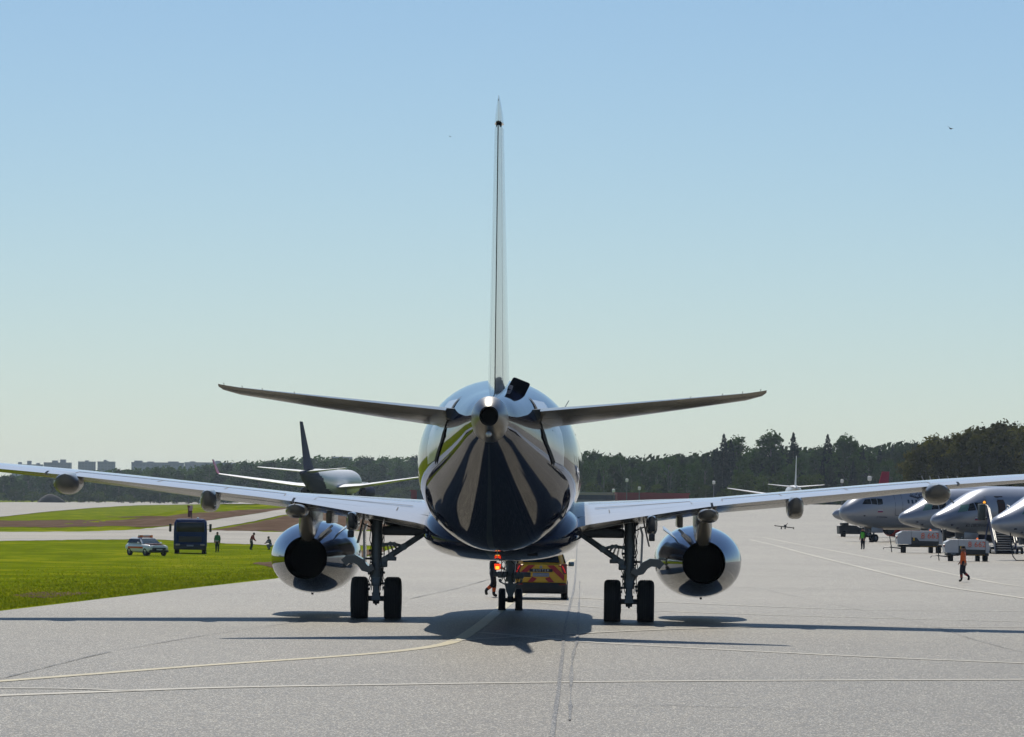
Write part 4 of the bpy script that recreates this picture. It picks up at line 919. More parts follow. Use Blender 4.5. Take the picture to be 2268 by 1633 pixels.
p = feet(481, 1224); person('person in green jacket standing beside the blue truck', STAND, (mat('workwear_dark_green', (.012, .035, .02), .8), grn), 1.66, p, R(170))
p = feet(556, 1219); person('person in rusty red jacket bending on the grass left of the silver engine', pose(pelvis=(0, -.03, .48), waist=(0, 0, .55), chest=(0, .07, .68), neck=(0, .12, .76), head=(0, .15, .79), shl=(-.105, .09, .74), shr=(.105, .09, .74), ell=(-.12, .12, .58), elr=(.12, .12, .58), wrl=(-.1, .2, .5), wrr=(.1, .2, .5), knl=(-.08, .05, .26), knr=(.09, .04, .26), anl=(-.1, -.02, .05), anr=(.1, -.04, .05), tol=(-.1, .06, .022), tor=(.1, .04, .022)), (mat('workwear_dark_green', (.012, .035, .02)), dred), 1.66, p, R(-100))
p = feet(597, 1219); person('person in grey workwear crouching by the silver engine on the left', pose(pelvis=(0, -.08, .24), waist=(0, -.05, .32), chest=(0, .02, .46), neck=(0, .05, .56), head=(0, .07, .60), shl=(-.105, .03, .52), shr=(.105, .03, .52), ell=(-.13, .12, .4), elr=(.13, .12, .4), wrl=(-.06, .22, .36), wrr=(.06, .22, .36), hpl=(-.055, -.06, .22), hpr=(.055, -.06, .22), knl=(-.08, .13, .27), knr=(.08, .13, .27), anl=(-.07, .0, .05), anr=(.07, .0, .05), tol=(-.07, .08, .022), tor=(.07, .08, .022)), (gry, gry), 1.66, p, R(120))

# ------------------------------------------------------------ vehicles on the grass, left
q = gp(425, 1227); YT = q.y
tk = empty('truck', (q.x - .15, YT, q.z), R(3), 'dark blue truck facing the camera on the grass beside the white patrol car', 'truck')
bl = mat('truck_blue_paint', (.006, .03, .12), .7, 0, 0, var=.1, spec=.1); 
sT = 74 / pxm(YT) / 2.5
mb = MB(); mb.loft([[Vector((a, 1.2 + b, z)) for a, b in sup(hw, dp, 7, 36)] for z, hw, dp in ((.45, 1.2, 1.15), (.6, 1.24, 1.2), (1.6, 1.25, 1.2), (2.3, 1.22, 1.1), (2.55, 1.1, .95), (2.62, .9, .8))]); mb.build('cab', bl, tk, 35)
MB().bbox((0, -.0, 2.0), (2.1, .1, .72), .05).build('windscreen', glassd, tk); MB().bbox((0, -.02, 1.1), (1.7, .1, .42), .04).build('grille', blackp, tk)
MB().bbox((0, -.05, .5), (2.45, .25, .38), .06).build('bumper', mat('truck_bumper', (.012, .018, .035), .5), tk)
MB().bbox((0, -.2, .62), (.52, .03, .12), .01).build('number_plate', mat('plate_pale', (.22, .25, .32)), tk)
MB().bbox((0, 4.7, 1.55), (2.35, 4.4, 1.8), .06).build('cargo_box', mat('truck_box', (.01, .015, .03), .5), tk); MB().bbox((0, 3.6, .6), (.9, 6.5, .2), .03).build('chassis', geard, tk)
for s in (-1, 1):
    MB().bbox((s * .92, -.2, .68), (.34, .05, .14), .03).build('headlight', mat('headlamp', (.35, .3, .28), .15, .3), tk)
    mm = MB().bbox((s * 1.5, .25, 1.95), (.18, .12, .62), .04).build('mirror', blackp, tk); MB().tube([(s * 1.2, .3, 2.15), (s * 1.45, .28, 2.1)], .02, 6).build('mirror_arm', blackp, mm)
    for y in (.9, 5.2): wheel(tk, (s * 1.02, y, .48), .48, .3, 24)
MB().lathe([(0, .1), (.06, .11), (.13, .06), (.15, .005)], (.55, .6, 2.6), 'z', 12).build('beacon', mat('clear_beacon', (.7, .75, .75), .1, .3), tk)
tk.scale = (sT, sT, sT)
# short flag-like marker behind the truck
q = gp(421, 1149); ms = 30 / pxm(q.y)
mk = empty('windsock', (q.x, q.y, q.z), 0, 'short red and white windsock hanging limp behind the blue truck', 'windsock')
mb = MB(); mb.tube([(.2, 0, 0), (.2, 0, ms * .98)], .06, 8); mb.build('pole', mat('pole_dark', (.04, .03, .03), .6), mk)
mb = MB(); rings = []
for t in range(12):
    u = t / 11; rings.append([Vector((-.05 + .06 * math.sin(5 * u) + (.38 - .2 * u) * math.cos(k * PI / 6), (.3 - .15 * u) * math.sin(k * PI / 6), ms * (.97 - .85 * u))) for k in range(12)])
so_ = mb.loft(rings).build('sock', [mat('sock_pink_white', (.62, .42, .45), .8), mat('sock_red', (.12, .015, .02), .8)], mk)
for p_ in so_.data.polygons: p_.material_index = 0 if p_.center.z > ms * .55 and p_.center.x > -.1 else 1
# white patrol car
q = gp(326, 1231); sC = 1.0
pc_ = empty('patrol_car', (q.x, q.y, q.z), R(33), 'white patrol car with an orange and white roof light bar parked on the grass', 'car')
wh = mat('car_white_paint', (.80, .82, .82), .22, 0, .6); 
prof = [(-1.9, .55, .80), (-1.82, .38, .92), (-1.5, .28, 1.0), (-.8, .26, 1.06), (.2, .26, 1.1), (1.5, .28, 1.12), (1.95, .36, 1.08), (2.1, .5, .95)]
mb = MB(); mb.loft([[Vector((a, y, (z0 + z1) / 2 + b)) for a, b in sup(.9 if abs(y) < 1.7 else .8, (z1 - z0) / 2, 4.5, 32)] for y, z0, z1 in prof]); mb.build('body', wh, pc_, 40)
mb = MB(); mb.loft([[Vector((a, (y0 + y1) / 2 + b, z)) for a, b in sup(hw, (y1 - y0) / 2, 5, 32)] for z, y0, y1, hw in ((1.05, -.85, 2.0, .85), (1.25, -.55, 1.92, .80), (1.5, -.1, 1.75, .70), (1.6, .15, 1.6, .6))]); mb.build('cabin', wh, pc_, 40)
MB().loft([[Vector((x, yy + dy, z)) for x, dy in ((-w_, -.02), (w_, -.02), (w_, .05), (-w_, .05))] for z, yy, w_ in ((1.08, -.80, .72), (1.3, -.46, .67), (1.52, -.07, .6))]).build('windscreen', mat('screen_glass', (.02, .04, .04), .03, 0, .8), pc_, 0)
for s in (-1, 1):
    MB().loft([[Vector((s * (hw + .012), y0, z)), Vector((s * (hw + .012), y1, z)), Vector((s * (hw - .03), y1, z)), Vector((s * (hw - .03), y0, z))] for z, y0, y1, hw in ((1.1, -.5, 1.75, .84), (1.46, 0, 1.55, .72))]).build('side_window', glassd, pc_, 0)
    MB().loft([[Vector((s * x, -1.86 + dy, z)) for x, dy in ((.42, -.03), (.82, .12), (.82, .25), (.42, .1))] for z in (.74, .88)]).build('headlight', mat('headlamp_clear', (.5, .5, .5), .08, .5), pc_, 0)
    MB().bbox((s * 1.0, -.35, 1.12), (.2, .1, .15), .04).build('mirror', wh, pc_); MB().bbox((s * .905, .3, .72), (.02, 2.4, .16), .006).build('side_stripe', orng, pc_)
    for y in (-1.2, 1.35): car_tyre(pc_, (s * .80, y, .34), .34, .22)
MB().bbox((0, -1.85, .62), (1.2, .2, .22), .05).build('grille', blackp, pc_); MB().bbox((0, -1.88, .42), (1.66, .2, .2), .05).build('front_bumper', blackp, pc_)
MB().bbox((0, -1.97, .56), (.52, .03, .11), .01).build('number_plate', mat('plate_white', (.5, .5, .5), .5), pc_)
MB().bbox((0, -1.3, 1.045), (1.3, .8, .02), .008).build('bonnet_panel', mat('bonnet_orange', (.65, .2, .08), .2, 0, .6), pc_)
lb = MB().bbox((0, .35, 1.74), (1.15, .3, .16), .04).build('light_bar', mat('light_bar_white', (.75, .7, .62), .15, 0, .6), pc_); MB().bbox((0, .35, 1.63), (1.2, .34, .08), .02).build('light_bar_base', orng, lb)
for s in (-1, 1): MB().bbox((s * .45, .18, 1.73), (.24, .06, .1), .02).build('amber_lens', mat('amber_lens', (.8, .25, .03), .2, 0, .5), lb)
sP = 45 / pxm(q.y) / 1.78; pc_.scale = (sP * 1.12, sP * 1.12, sP)

# ------------------------------------------------------------ generator trailers
gw = mat('trailer_white', (.50, .51, .54), .4, 0, .2, var=.08, vs=3); orn = mat('number_orange', (.80, .12, .03), .6)
def gpu(label, num, X, Y, rz, sc, txt=None):
    g_ = empty('generator_trailer', (X, Y, 0), rz, label, 'generator'); W2 = .75
    def sl(poly, y0, y1): return MB().prism([(x, y0, z) for x, z in poly], (0, y1 - y0, 0))
    sl([(-1.60, .62), (-1.66, 1.0), (-1.60, 1.35), (-1.3, 1.5), (-1.0, 1.52), (-.68, 1.52), (-.68, .62)], -W2, W2).build('front_hood', gw, g_, 20)
    sl([(-.66, 1.53), (-.66, 1.1), (-.30, 1.08), (-.12, .86), (1.22, .84), (1.22, 1.53)], -W2, W2).build('canopy', gw, g_, 20)
    sl([(1.25, .62), (1.25, 1.5), (1.42, 1.45), (1.52, 1.0), (1.5, .62)], -W2, W2).build('rear_hood', gw, g_, 20)
    MB().bbox((.25, 0, .82), (1.95, 1.38, .62), .02).build('engine_bay', geard, g_); MB().bbox((0, 0, .50), (3.0, 1.1, .16), .02).build('chassis', blackp, g_)
    MB().bbox((.6, -.6, .48), (1.3, .1, .1), .02).build('yellow_rail', mat('rail_ochre', (.28, .16, .03), .6), g_); MB().bbox((-.5, -.71, .98), (.12, .06, .22), .02).build('warning_plate', yel, g_)
    MB().bbox((0, 0, 1.54), (2.6, 1.3, .02), .008).build('roof_rim', mat('trailer_roof', (.6, .6, .6), .3), g_)
    t_ = text_mesh('lettering', num, .56, orn, g_, .003); t_.rotation_euler = (PI / 2, 0, 0); t_.location = (.62, -W2 - .012, 1.20)
    if txt: t_ = text_mesh('lettering', txt, .13, mat('letter_white', (.5, .55, .6)), g_, .003); t_.rotation_euler = (PI / 2, 0, 0); t_.location = (-1.05, -W2 - .005, .52); MB().bbox((-1.0, -W2 + .1, .53), (.9, .18, .22), .02).build('side_skirt', blackp, g_)
    t_ = text_mesh('lettering', 'GUINAULT', .08, mat('letter_navy', (.03, .05, .12), .5), g_, .002); t_.rotation_euler = (PI / 2, 0, 0); t_.location = (.1, -W2 - .008, 1.0)
    MB().lathe([(0, .07), (.06, .075), (.12, .04), (.13, .005)], (.7, -.3, 1.56), 'z', 12).build('beacon', mat('beacon_orange', (.8, .16, .02), .2, emit=(1, .2, .03), es=.5), g_)
    for x in (-1.15, .95, 1.3):
        if x == .95: MB().bbox((.8, .3, .22), (.3, .5, .4), .05).build('ballast_box', blackp, g_); continue
        for s in (-1, 1): wheel(g_, (x, s * .58, .29), .29, .2, 22, mat('alloy', (.25, .25, .27)))
    mb = MB(); mb.tube([(-1.3, 0, .32), (-2.1, 0, .40)], .04, 8); mb.tube([(-2.1, 0, .40), (-2.5, 0, .37), (-2.55, 0, .25)], .03, 8); mb.build('tow_bar', geard, g_); MB().tube([(-2.0, 0, .40), (-1.95, 0, .05)], .035, 8).build('jockey_leg', geard, g_); MB().tube([(-1.98, 0, .4), (-2.12, 0, 1.2)], .03, 8).build('brake_lever', geard, g_)
    MB().tube([(-1.6, -.5, 1.1), (-1.72, -.5, 1.08)], .1, 12).build('lamp', mat('lamp_red', (.25, .03, .03), .3), g_)
    g_.scale = (sc, sc, sc); return g_
q = gp(2037, 1225.5); gpu('white generator trailer 8 663 with its drawbar out to the left, the farther of two', '8 663', q.x, q.y, R(2), 1.0)
q = gp(2141, 1244); gpu('white generator trailer 8 662 behind the walking person in orange, the nearer of two', '8 662', q.x, q.y, R(2), .83 * 1.03, 'TEJAY')
# ------------------------------------------------------------ boarding stairs (steps face the camera)
st = empty('boarding_stairs', (34.35, 341, 0), R(0), 'grey boarding stairs with blue side rails leading up to the open jet door', 'stairs')
stg = mat('stair_grey', (.16, .19, .23), .5); stb = mat('stair_blue', (.03, .05, .14), .4); alu = mat('rail_aluminium', (.55, .53, .47), .35, .6)
N = 14
for i in range(N):
    y = .0 + 5.6 * i / N; z = .28 + 2.3 * i / N
    MB().bbox((.05, y + .18, z), (1.35, .36, .05), .01).build('step', stg, st); 
mb = MB(); mb.prism([(-.6, 0, .1), (-.6, 5.6, 2.3), (-.6, 5.6, 2.0), (-.6, .4, -.0)], (1.25, 0, 0)); mb.build('underside', mat('stair_dark', (.02, .028, .04), .6), st, 0)
for s in (-1, 1):
    x = .05 + s * .72
    mb = MB(); mb.prism([(x, -.15, .15), (x, 5.6, 2.45), (x, 5.6, 3.3), (x, 5.0, 3.3), (x, -.15, 1.0)], (.03 * s, 0, 0)); mb.build('side_panel', stb, st, 0)
    mb = MB(); mb.tube([(x + s * .04, -.2, .95), (x + s * .04, 5.3, 3.35), (x + s * .04, 6.8, 3.4)], .05, 8); mb.build('handrail', alu, st); MB().tube([(x - s * .09, -.2, .8), (x - s * .09, 5.3, 3.2)], .045, 8).build('handrail', alu, st)
MB().bbox((.05, 6.4, 2.5), (1.5, 1.7, .1), .02).build('platform', stg, st); MB().bbox((-1.05, 6.2, 2.9), (.42, 1.5, 1.15), .03).build('canopy_side', mat('stair_green_grey', (.05, .065, .06), .5), st)
MB().lathe([(0, .09), (.08, .09), (.16, .05), (.17, .005)], (-.9, 5.8, 3.52), 'z', 12).build('beacon', mat('beacon_amber_lit', (.8, .3, .02), .2, emit=(1, .4, .02), es=1.2), st)
mb = MB(); mb.tube([(-.55, 5.9, 2.4), (-.9, 5.9, .4)], .06, 8); mb.tube([(.6, 5.9, 2.4), (.6, 5.9, .4)], .06, 8); mb.build('support', stb, st); MB().bbox((.2, 3.6, .42), (2.2, 5.2, .22), .04).build('chassis', geard, st)
for x, y in ((-.5, 5.6), (.9, 5.6), (.95, 1.0), (-.4, 1.2), (1.35, 1.6)): wheel(st, (x, y, .24), .24, .16, 18)
# power cables from the jets
for i, (px, pz, base, top) in enumerate(((2241, 0, (2247, 1243), (2238, 1180)), (2090, 0, (2094, 1232), (2088, 1172)))):
    a = gp(*base); b = at(*top, a.y + 2); mb = MB(); mb.tube([b, b.lerp(a, .5) + Vector((-.08, 0, 0)), a + Vector((-.1, 0, .3)), a + Vector((.1, 0, .04)), a + Vector((.9, .2, .03))], .035, 8)
    o = mb.build('power_cable', cable, None); tag(o, ('thick black power cable hanging from the nearest parked jet to the ground', 'thick black power cable hanging between the two generator trailers')[i], 'cable')
    if i == 1:
        MB().bbox(b + Vector((.15, 0, -.6)), (.22, .2, 1.2), .05).build('cable_sleeve', cable, o)
# tow bar lying on the apron
q = gp(1737, 1172.5); tb = empty('tow_bar', q, 0, 'small wheeled tow bar standing alone on the open apron', 'tow bar')
sq = 44 / pxm(q.y); mb = MB(); mb.tube([(-sq * .5, 0, .42), (sq * .5, 0, .16)], .06, 8); mb.build('bar', mat('towbar_dark', (.05, .05, .04), .6), tb); mb = MB(); mb.bbox((.1, 0, .42), (.3, .3, .25), .04); mb.tube([(.2, 0, .4), (.4, 0, .75)], .03, 6); mb.build('bracket', geard, tb)
for x in (-.35, .1): wheel(tb, (x, 0, .16), .17, .12, 16)
wheel(tb, (sq * .47, 0, .14), .13, .1, 14)
# dark tractor under the lettered airliner, chocks
q = gp(1921, 1194); tt = empty('tow_tractor', (q.x + .3, q.y + 22, 0), R(5), 'low dark tow tractor waiting under the lettered airliner nose', 'tractor')
mb = MB(); mb.prism([(-1.5, 0, .3), (-1.55, 0, 1.1), (-1.1, 0, 1.2), (.2, 0, 1.15), (.5, 0, .95), (1.5, 0, .9), (1.5, 0, .3)], (0, 1.6, 0)); mb.build('body', mat('tractor_dark', (.015, .017, .02), .5), tt, 20); MB().bbox((-.9, .8, 1.3), (.7, 1.3, .25), .05).build('cab_roof', blackp, tt)
for x in (-1.0, 1.0):
    for y in (.1, 1.5): wheel(tt, (x, y, .32), .32, .25, 18)
q = gp(1930, 1202); ck = MB().prism([q + Vector((-.25, 0, 0)), q + Vector((.25, 0, 0)), q + Vector((.1, 0, .2)), q + Vector((-.1, 0, .2))], (0, .4, 0)).build('wheel_chock', rubber, None); tag(ck, 'black wheel chock by the nose wheel of the lettered airliner', 'chock')

# ------------------------------------------------------------ far things: buildings, mound, trees, lamps, birds
def building(label, x0, x1, ytop, ybase, D, mt, depth=14, name='building', win=None, steps=None, roofm=None):
    a = at(x0, ybase, D); b = at(x1, ybase, D); z1 = at((x0 + x1) / 2, ytop, D).z; zb = gz(a.x, D)
    root = empty(name, ((a.x + b.x) / 2, D, zb), 0, label, 'building'); W_ = b.x - a.x; H_ = z1 - zb
    MB().box(-W_ / 2, W_ / 2, 0, depth, 0, H_).build('wall', mt, root, 0)
    MB().box(-W_ / 2 - .3, W_ / 2 + .3, -.3, depth + .3, H_, H_ + max(.3, H_ * .02)).build('roof', roofm or mt, root, 0)
    for (u0, u1, h) in steps or []: MB().box(-W_ / 2 + W_ * u0, -W_ / 2 + W_ * u1, depth * .2, depth * .8, H_ + .3, H_ * (1 + h * .45)).build('roof_structure', mt, root, 0)
    if win:
        nx, nz, ww, wh_ = win; c = 0
        for i in range(nx):
            for k in range(nz):
                if c >= 100: break
                x = -W_ / 2 + W_ * (i + .5) / nx; z = H_ * (k + .55) / nz
                MB().box(x - ww / 2, x + ww / 2, -.06, .2, z - wh_ / 2, z + wh_ / 2).build('window', mat('far_window', (.08, .10, .14), .5), root, 0); c += 1
    return root
cc = mat('far_concrete', (.13, .16, .21), .8, var=.1, vs=.1)
building('far pale apartment block, first of the pair rising over the trees', 172, 208, 1024, 1093, 5600, cc, 18, 'apartment_block', (5, 12, 2.4, 1.7), [(.4, .6, .12)])
building('far pale apartment block with a small roof hut, second of the pair over the trees', 215, 252, 1024, 1093, 5600, cc, 18, 'apartment_block', (5, 12, 2.4, 1.7), [(.35, .5, .15), (.5, .62, .08)])
building('long hazy apartment block on the skyline at the far left', 96, 155, 1026, 1093, 5800, cc, 18, 'apartment_block', (8, 12, 2.4, 1.7), [(.3, .5, .18), (.6, .8, .25)])
building('lower hazy apartment block at the far left end of the skyline', 25, 92, 1030, 1093, 6000, cc, 18, 'apartment_block', (9, 10, 2.4, 1.7), [(.2, .3, .2), (.5, .62, .3), (.8, .9, .15)])
building('very long apartment block on the skyline left of the dark blue tail', 290, 405, 1026, 1094, 5700, cc, 18, 'apartment_block', (14, 7, 2.4, 1.9), [(.05, .2, .15), (.3, .42, .1), (.7, .9, .12)])
building('apartment block on the skyline just left of the dark blue tail', 408, 520, 1026, 1095, 6100, cc, 18, 'apartment_block', (14, 7, 2.4, 1.9), [(.1, .2, .1), (.6, .7, .15)])
building('hazy block behind the trees just right of the dark blue tail', 735, 778, 1014, 1098, 5600, cc, 18, 'apartment_block', (6, 12, 2.4, 1.7))
bm_ = mat('beige_wall', (.45, .40, .34), .8, var=.12, vs=.3); rm_ = mat('dark_red_wall', (.30, .025, .035), .7, var=.15, vs=.2)
b = building('long beige flat building with small dark windows beside the red hangar', 1262, 1367, 1093, 1112, 1330, bm_, 20, 'warehouse', (9, 1, 2.0, 1.3), None, mat('roof_pale', (.4, .38, .35), .7))
b = building('dark red hangar standing beyond the right wing root', 1367, 1526, 1094.5, 1112, 1300, rm_, 25, 'hangar', None, [(.38, .55, .35)])
for (xa, xb, mt, lb) in ((910, 923, rm_, 'dark red shed beside the airliner fuselage, first of three'), (923.3, 936, mat('blue_grey_wall', (.12, .15, .19), .7), 'blue grey shed between two dark red ones beside the fuselage'), (936.3, 946, rm_, 'dark red shed half hidden by the airliner fuselage')):
    building(lb, xa, xb, 1088, 1112, 1250, mt, 10, 'shed')
b = building('low dark terminal building at the far edge of the apron on the right', 1780, 1960, 1104, 1121, 1500, mat('dark_blue_wall', (.02, .025, .045), .6), 30, 'terminal_building', (16, 1, 2.5, 1.2))
q = gp(1828, 1122); rv = empty('fire_truck', (q.x, 1460, 0), 0, 'tiny red fire truck parked at the far edge of the apron', 'truck'); MB().bbox((0, 1.2, 1.6), (6.2, 2.4, 2.2), .3).build('body', jred, rv); MB().bbox((2.2, 1.2, 2.2), (1.2, 2.5, .7), .1).build('cab_window', glassd, rv)
for x in (-2, 2): wheel(rv, (x, .2, .55), .55, .4, 16)
# terminal seen only as a reflection in the airliner's skin, out of frame on the right behind the stands
tmw = mat('unseen_terminal_grey', (.13, .12, .14), .6, var=.15, vs=.2)
tb2 = empty('terminal_building', (95, 40, 0), R(90), 'unseen long grey terminal building out of frame right of the airliner, only reflected in its skin', 'building')
MB().box(-60, 75, -12, 12, 0, 13).build('wall', tmw, tb2, 0); MB().box(-61, 76, -13, 13, 13, 13.8).build('roof', bm_, tb2, 0)
for i in range(20): MB().box(-57 + 6.6 * i, -52.5 + 6.6 * i, 11.9, 12.2, 2, 6).build('window', glassd, tb2, 0)
# mound
q = at(106, 1111, 2200); q.z = gz(q.x, 2200); mw = 32 / pxm(q.y); mh = 20 / pxm(q.y); vs = []; fs = []; r2 = random.Random(5)
for i in range(13):
    for k in range(28):
        u = i / 12; a = 2 * PI * k / 28; rr = mw * (1.02 - u) * (1 + .12 * math.sin(3 * a + 1) + r2.uniform(-.06, .06)); vs.append((rr * math.cos(a), rr * .6 * math.sin(a), mh * math.sin(u * PI / 2) ** .9 * (1 + r2.uniform(-.03, .03)) - .2))
for i in range(12):
    for k in range(28): fs.append((i * 28 + k, i * 28 + (k + 1) % 28, (i + 1) * 28 + (k + 1) % 28, (i + 1) * 28 + k))
md_ = MB().add(vs, fs).build('earth_mound', mat('dark_earth', (.022, .022, .026), .9, var=.3, vs=1.5, bump=.6, bs=1.5), None, 70, (q.x, q.y + 10, q.z)); tag(md_, 'dark conical heap of earth at the far edge of the field on the left', 'mound')
# far parked vehicle by the trees
q = at(447, 1113, 2180); q.z = gz(q.x, 2180); fv = empty('van', (q.x, q.y + 20, q.z), R(20), 'tiny pale van parked far off in front of the wood on the left', 'van'); MB().bbox((0, 0, 1.3), (4.6, 2, 1.5), .3).build('body', mat('van_pale', (.3, .36, .38), .4), fv); MB().bbox((1.7, 0, 1.6), (1.0, 2.05, .5), .1).build('window', glassd, fv)
for x in (-1.4, 1.4): wheel(fv, (x, -.8, .4), .4, .3, 14)

# trees --------------------------------------------------------------
def leaf_mat(name, c, v=.5):
    m = bpy.data.materials.new(name); m.use_nodes = True; n = m.node_tree.nodes; l = m.node_tree.links; p = n['Principled BSDF']; p.inputs['Roughness'].default_value = .9; p.inputs['Specular IOR Level'].default_value = .04
    tc = n.new('ShaderNodeTexCoord'); z = n.new('ShaderNodeTexNoise'); z.inputs['Scale'].default_value = .45; z.inputs['Detail'].default_value = 5; oi = n.new('ShaderNodeObjectInfo')
    l.new(tc.outputs['Object'], z.inputs['Vector']); a = n.new('ShaderNodeMath'); a.operation = 'MULTIPLY_ADD'; a.inputs[1].default_value = .9; l.new(oi.outputs['Random'], a.inputs[0]); b = n.new('ShaderNodeMath'); b.operation = 'MULTIPLY_ADD'; b.inputs[1].default_value = .9; b.inputs[2].default_value = -.38
    l.new(z.outputs['Fac'], b.inputs[0]); l.new(b.outputs[0], a.inputs[2]); mx = n.new('ShaderNodeMix'); mx.data_type = 'RGBA'; mx.inputs[6].default_value = (c[0] * (1 - v), c[1] * (1 - v), c[2] * (1 - v), 1); mx.inputs[7].default_value = (c[0] * (1 + v * 1.2), c[1] * (1 + v), c[2] * (1 + v * .3), 1)
    l.new(a.outputs[0], mx.inputs[0]); l.new(mx.outputs[2], p.inputs['Base Color']); tr = n.new('ShaderNodeBsdfTranslucent'); l.new(mx.outputs[2], tr.inputs[0]); ms = n.new('ShaderNodeMixShader'); ms.inputs[0].default_value = .3; l.new(p.outputs[0], ms.inputs[1]); l.new(tr.outputs[0], ms.inputs[2]); l.new(ms.outputs[0], n['Material Output'].inputs[0]); return m
lf_b = leaf_mat('birch_leaves', (.025, .058, .009), .65); lf_s = leaf_mat('spruce_needles', (.005, .015, .010), .4); lf_d = leaf_mat('shrub_leaves', (.044, .075, .007), .6); lf_o = leaf_mat('autumn_leaves', (.060, .064, .011), .6); bark = mat('bark', (.12, .11, .10), .9)
def proto(kind, seed):
    """unit tree about 10 m high"""
    r_ = random.Random(seed); vs = []; fs = []
    def leaf(c, s_):
        a = Vector((r_.gauss(0, 1), r_.gauss(0, 1), r_.gauss(0, 1))).normalized(); b_ = a.orthogonal().normalized(); d = a.cross(b_); t = r_.uniform(0, PI); b2 = b_ * math.cos(t) + d * math.sin(t); d2 = a.cross(b2); k = len(vs)
        vs.extend([c - b2 * s_, c + d2 * s_ * .6, c + b2 * s_, c - d2 * s_ * .6]); fs.append((k, k + 1, k + 2, k + 3))
    tr_ = MB()
    if kind == 'spruce':
        tr_.tube([(0, 0, 0), (0, 0, 5), (0, 0, 9.7)], [.16, .09, .01], 6)
        for i in range(1500):
            u = r_.random() ** .75; z = 9.9 - 8.6 * u; lay = (u * 15) % 1; R_ = (.10 + 2.9 * u ** .8) * (.55 + .45 * (1 - lay)) * r_.uniform(.5, 1.05); a = r_.uniform(0, 2 * PI)
            rr = R_ * math.sqrt(r_.uniform(.25, 1)); leaf(Vector((rr * math.cos(a), rr * math.sin(a), z - .28 * rr)), .18 + .12 * u)
    else:
        pts = []; nb = 30 if kind == 'birch' else 22
        tr_.tube([(0, 0, 0), (.1, 0, 3), (0, .1, 7.5)], [.18, .13, .04], 6)
        for i in range(nb):
            if kind == 'birch':
                z = 1.2 + 8.0 * (i + r_.random()) / nb; R_ = 1.75 * math.sin(PI * min(1, max(.06, (z - .6) / 9.6)) ** .8) ** .8; sz = r_.uniform(.5, .95)
            elif kind == 'bush':
                z = r_.uniform(.8, 8.2); R_ = 3.6 * math.sqrt(max(.05, 1 - (z / 9.4) ** 2)); sz = r_.uniform(.9, 1.6)
            else:
                z = 1.0 + 8.2 * (i + r_.random()) / nb; R_ = 2.4 * math.sin(PI * min(1, max(.08, (z - 1.2) / 9.2)) ** .75) ** .7; sz = r_.uniform(.65, 1.2)
            a = r_.uniform(0, 2 * PI); rr = R_ * math.sqrt(r_.uniform(.05, 1)); c = Vector((rr * math.cos(a), rr * math.sin(a), z)); tr_.tube([(0, 0, max(.4, z - 1.6)), c], [.05, .012], 4)
            for k in range(64 if kind != 'bush' else 70):
                d = Vector((r_.gauss(0, 1), r_.gauss(0, 1), r_.gauss(0, .8))).normalized() * sz * r_.uniform(.45, 1.08); leaf(c + d, r_.uniform(.17, .34))
        for k in range(120): z = r_.uniform(2.5, 10.1); R_ = 2.3 * math.sin(PI * min(1, (z - 1.0) / 9.4)) ; a = r_.uniform(0, 2 * PI); leaf(Vector((R_ * math.cos(a), R_ * math.sin(a), z)) * 1.0, .13)
    me = bpy.data.meshes.new('crown'); me.from_pydata([tuple(v) for v in vs], [], fs); me.materials.append({'spruce': lf_s, 'birch': lf_b, 'bush': lf_d, 'round': lf_b}[kind])
    tme = tr_.build('trunk', bark, None); t2 = tme.data; bpy.data.objects.remove(tme)
    return me, t2
PROT = {k: [proto(k, 11 * i + len(k)) for i in range(n)] for k, n in (('spruce', 3), ('birch', 5), ('round', 4), ('bush', 4))}
tr = random.Random(21)
def tree(kind, X, Y, h, label, group, wf=1.0, mt=None):
    me, tme = tr.choice(PROT[kind]); nm = {'spruce': 'spruce_tree', 'birch': 'birch_tree', 'round': 'broadleaf_tree', 'bush': 'bush'}[kind]
    o = bpy.data.objects.new(nm, None); COL.objects.link(o); o.location = (X, Y, gz(X, Y) - .1); o.rotation_euler.z = tr.uniform(0, 6.28); s_ = h / 10.0; o.scale = (s_ * wf, s_ * wf, s_)
    c = bpy.data.objects.new('crown', me); COL.objects.link(c); c.parent = o; t_ = bpy.data.objects.new('trunk', tme); COL.objects.link(t_); t_.parent = o
    if mt: c.material_slots[0].link = 'OBJECT'; c.material_slots[0].material = mt
    tag(o, label, 'bush' if kind == 'bush' else 'tree', group)
def prof_y(tab, x):
    for a, b in zip(tab, tab[1:]):
        if a[0] <= x <= b[0]: return a[1] + (b[1] - a[1]) * (x - a[0]) / (b[0] - a[0])
    return tab[-1][1]
TOPL = [(-40, 1055), (100, 1048), (250, 1038), (300, 1036), (420, 1034), (480, 1024), (560, 1020), (640, 1012), (700, 1010), (780, 1014), (850, 1012), (960, 1006)]
TOPR = [(1270, 994), (1330, 998), (1400, 1004), (1460, 1002), (1520, 998), (1600, 990), (1640, 992), (1700, 984), (1760, 984), (1830, 984), (1900, 980), (1990, 974), (2080, 974), (2150, 966), (2200, 960), (2320, 950)]
def tops(px, D, tab, dy=0): return at(px, prof_y(tab, px) + dy, D).z
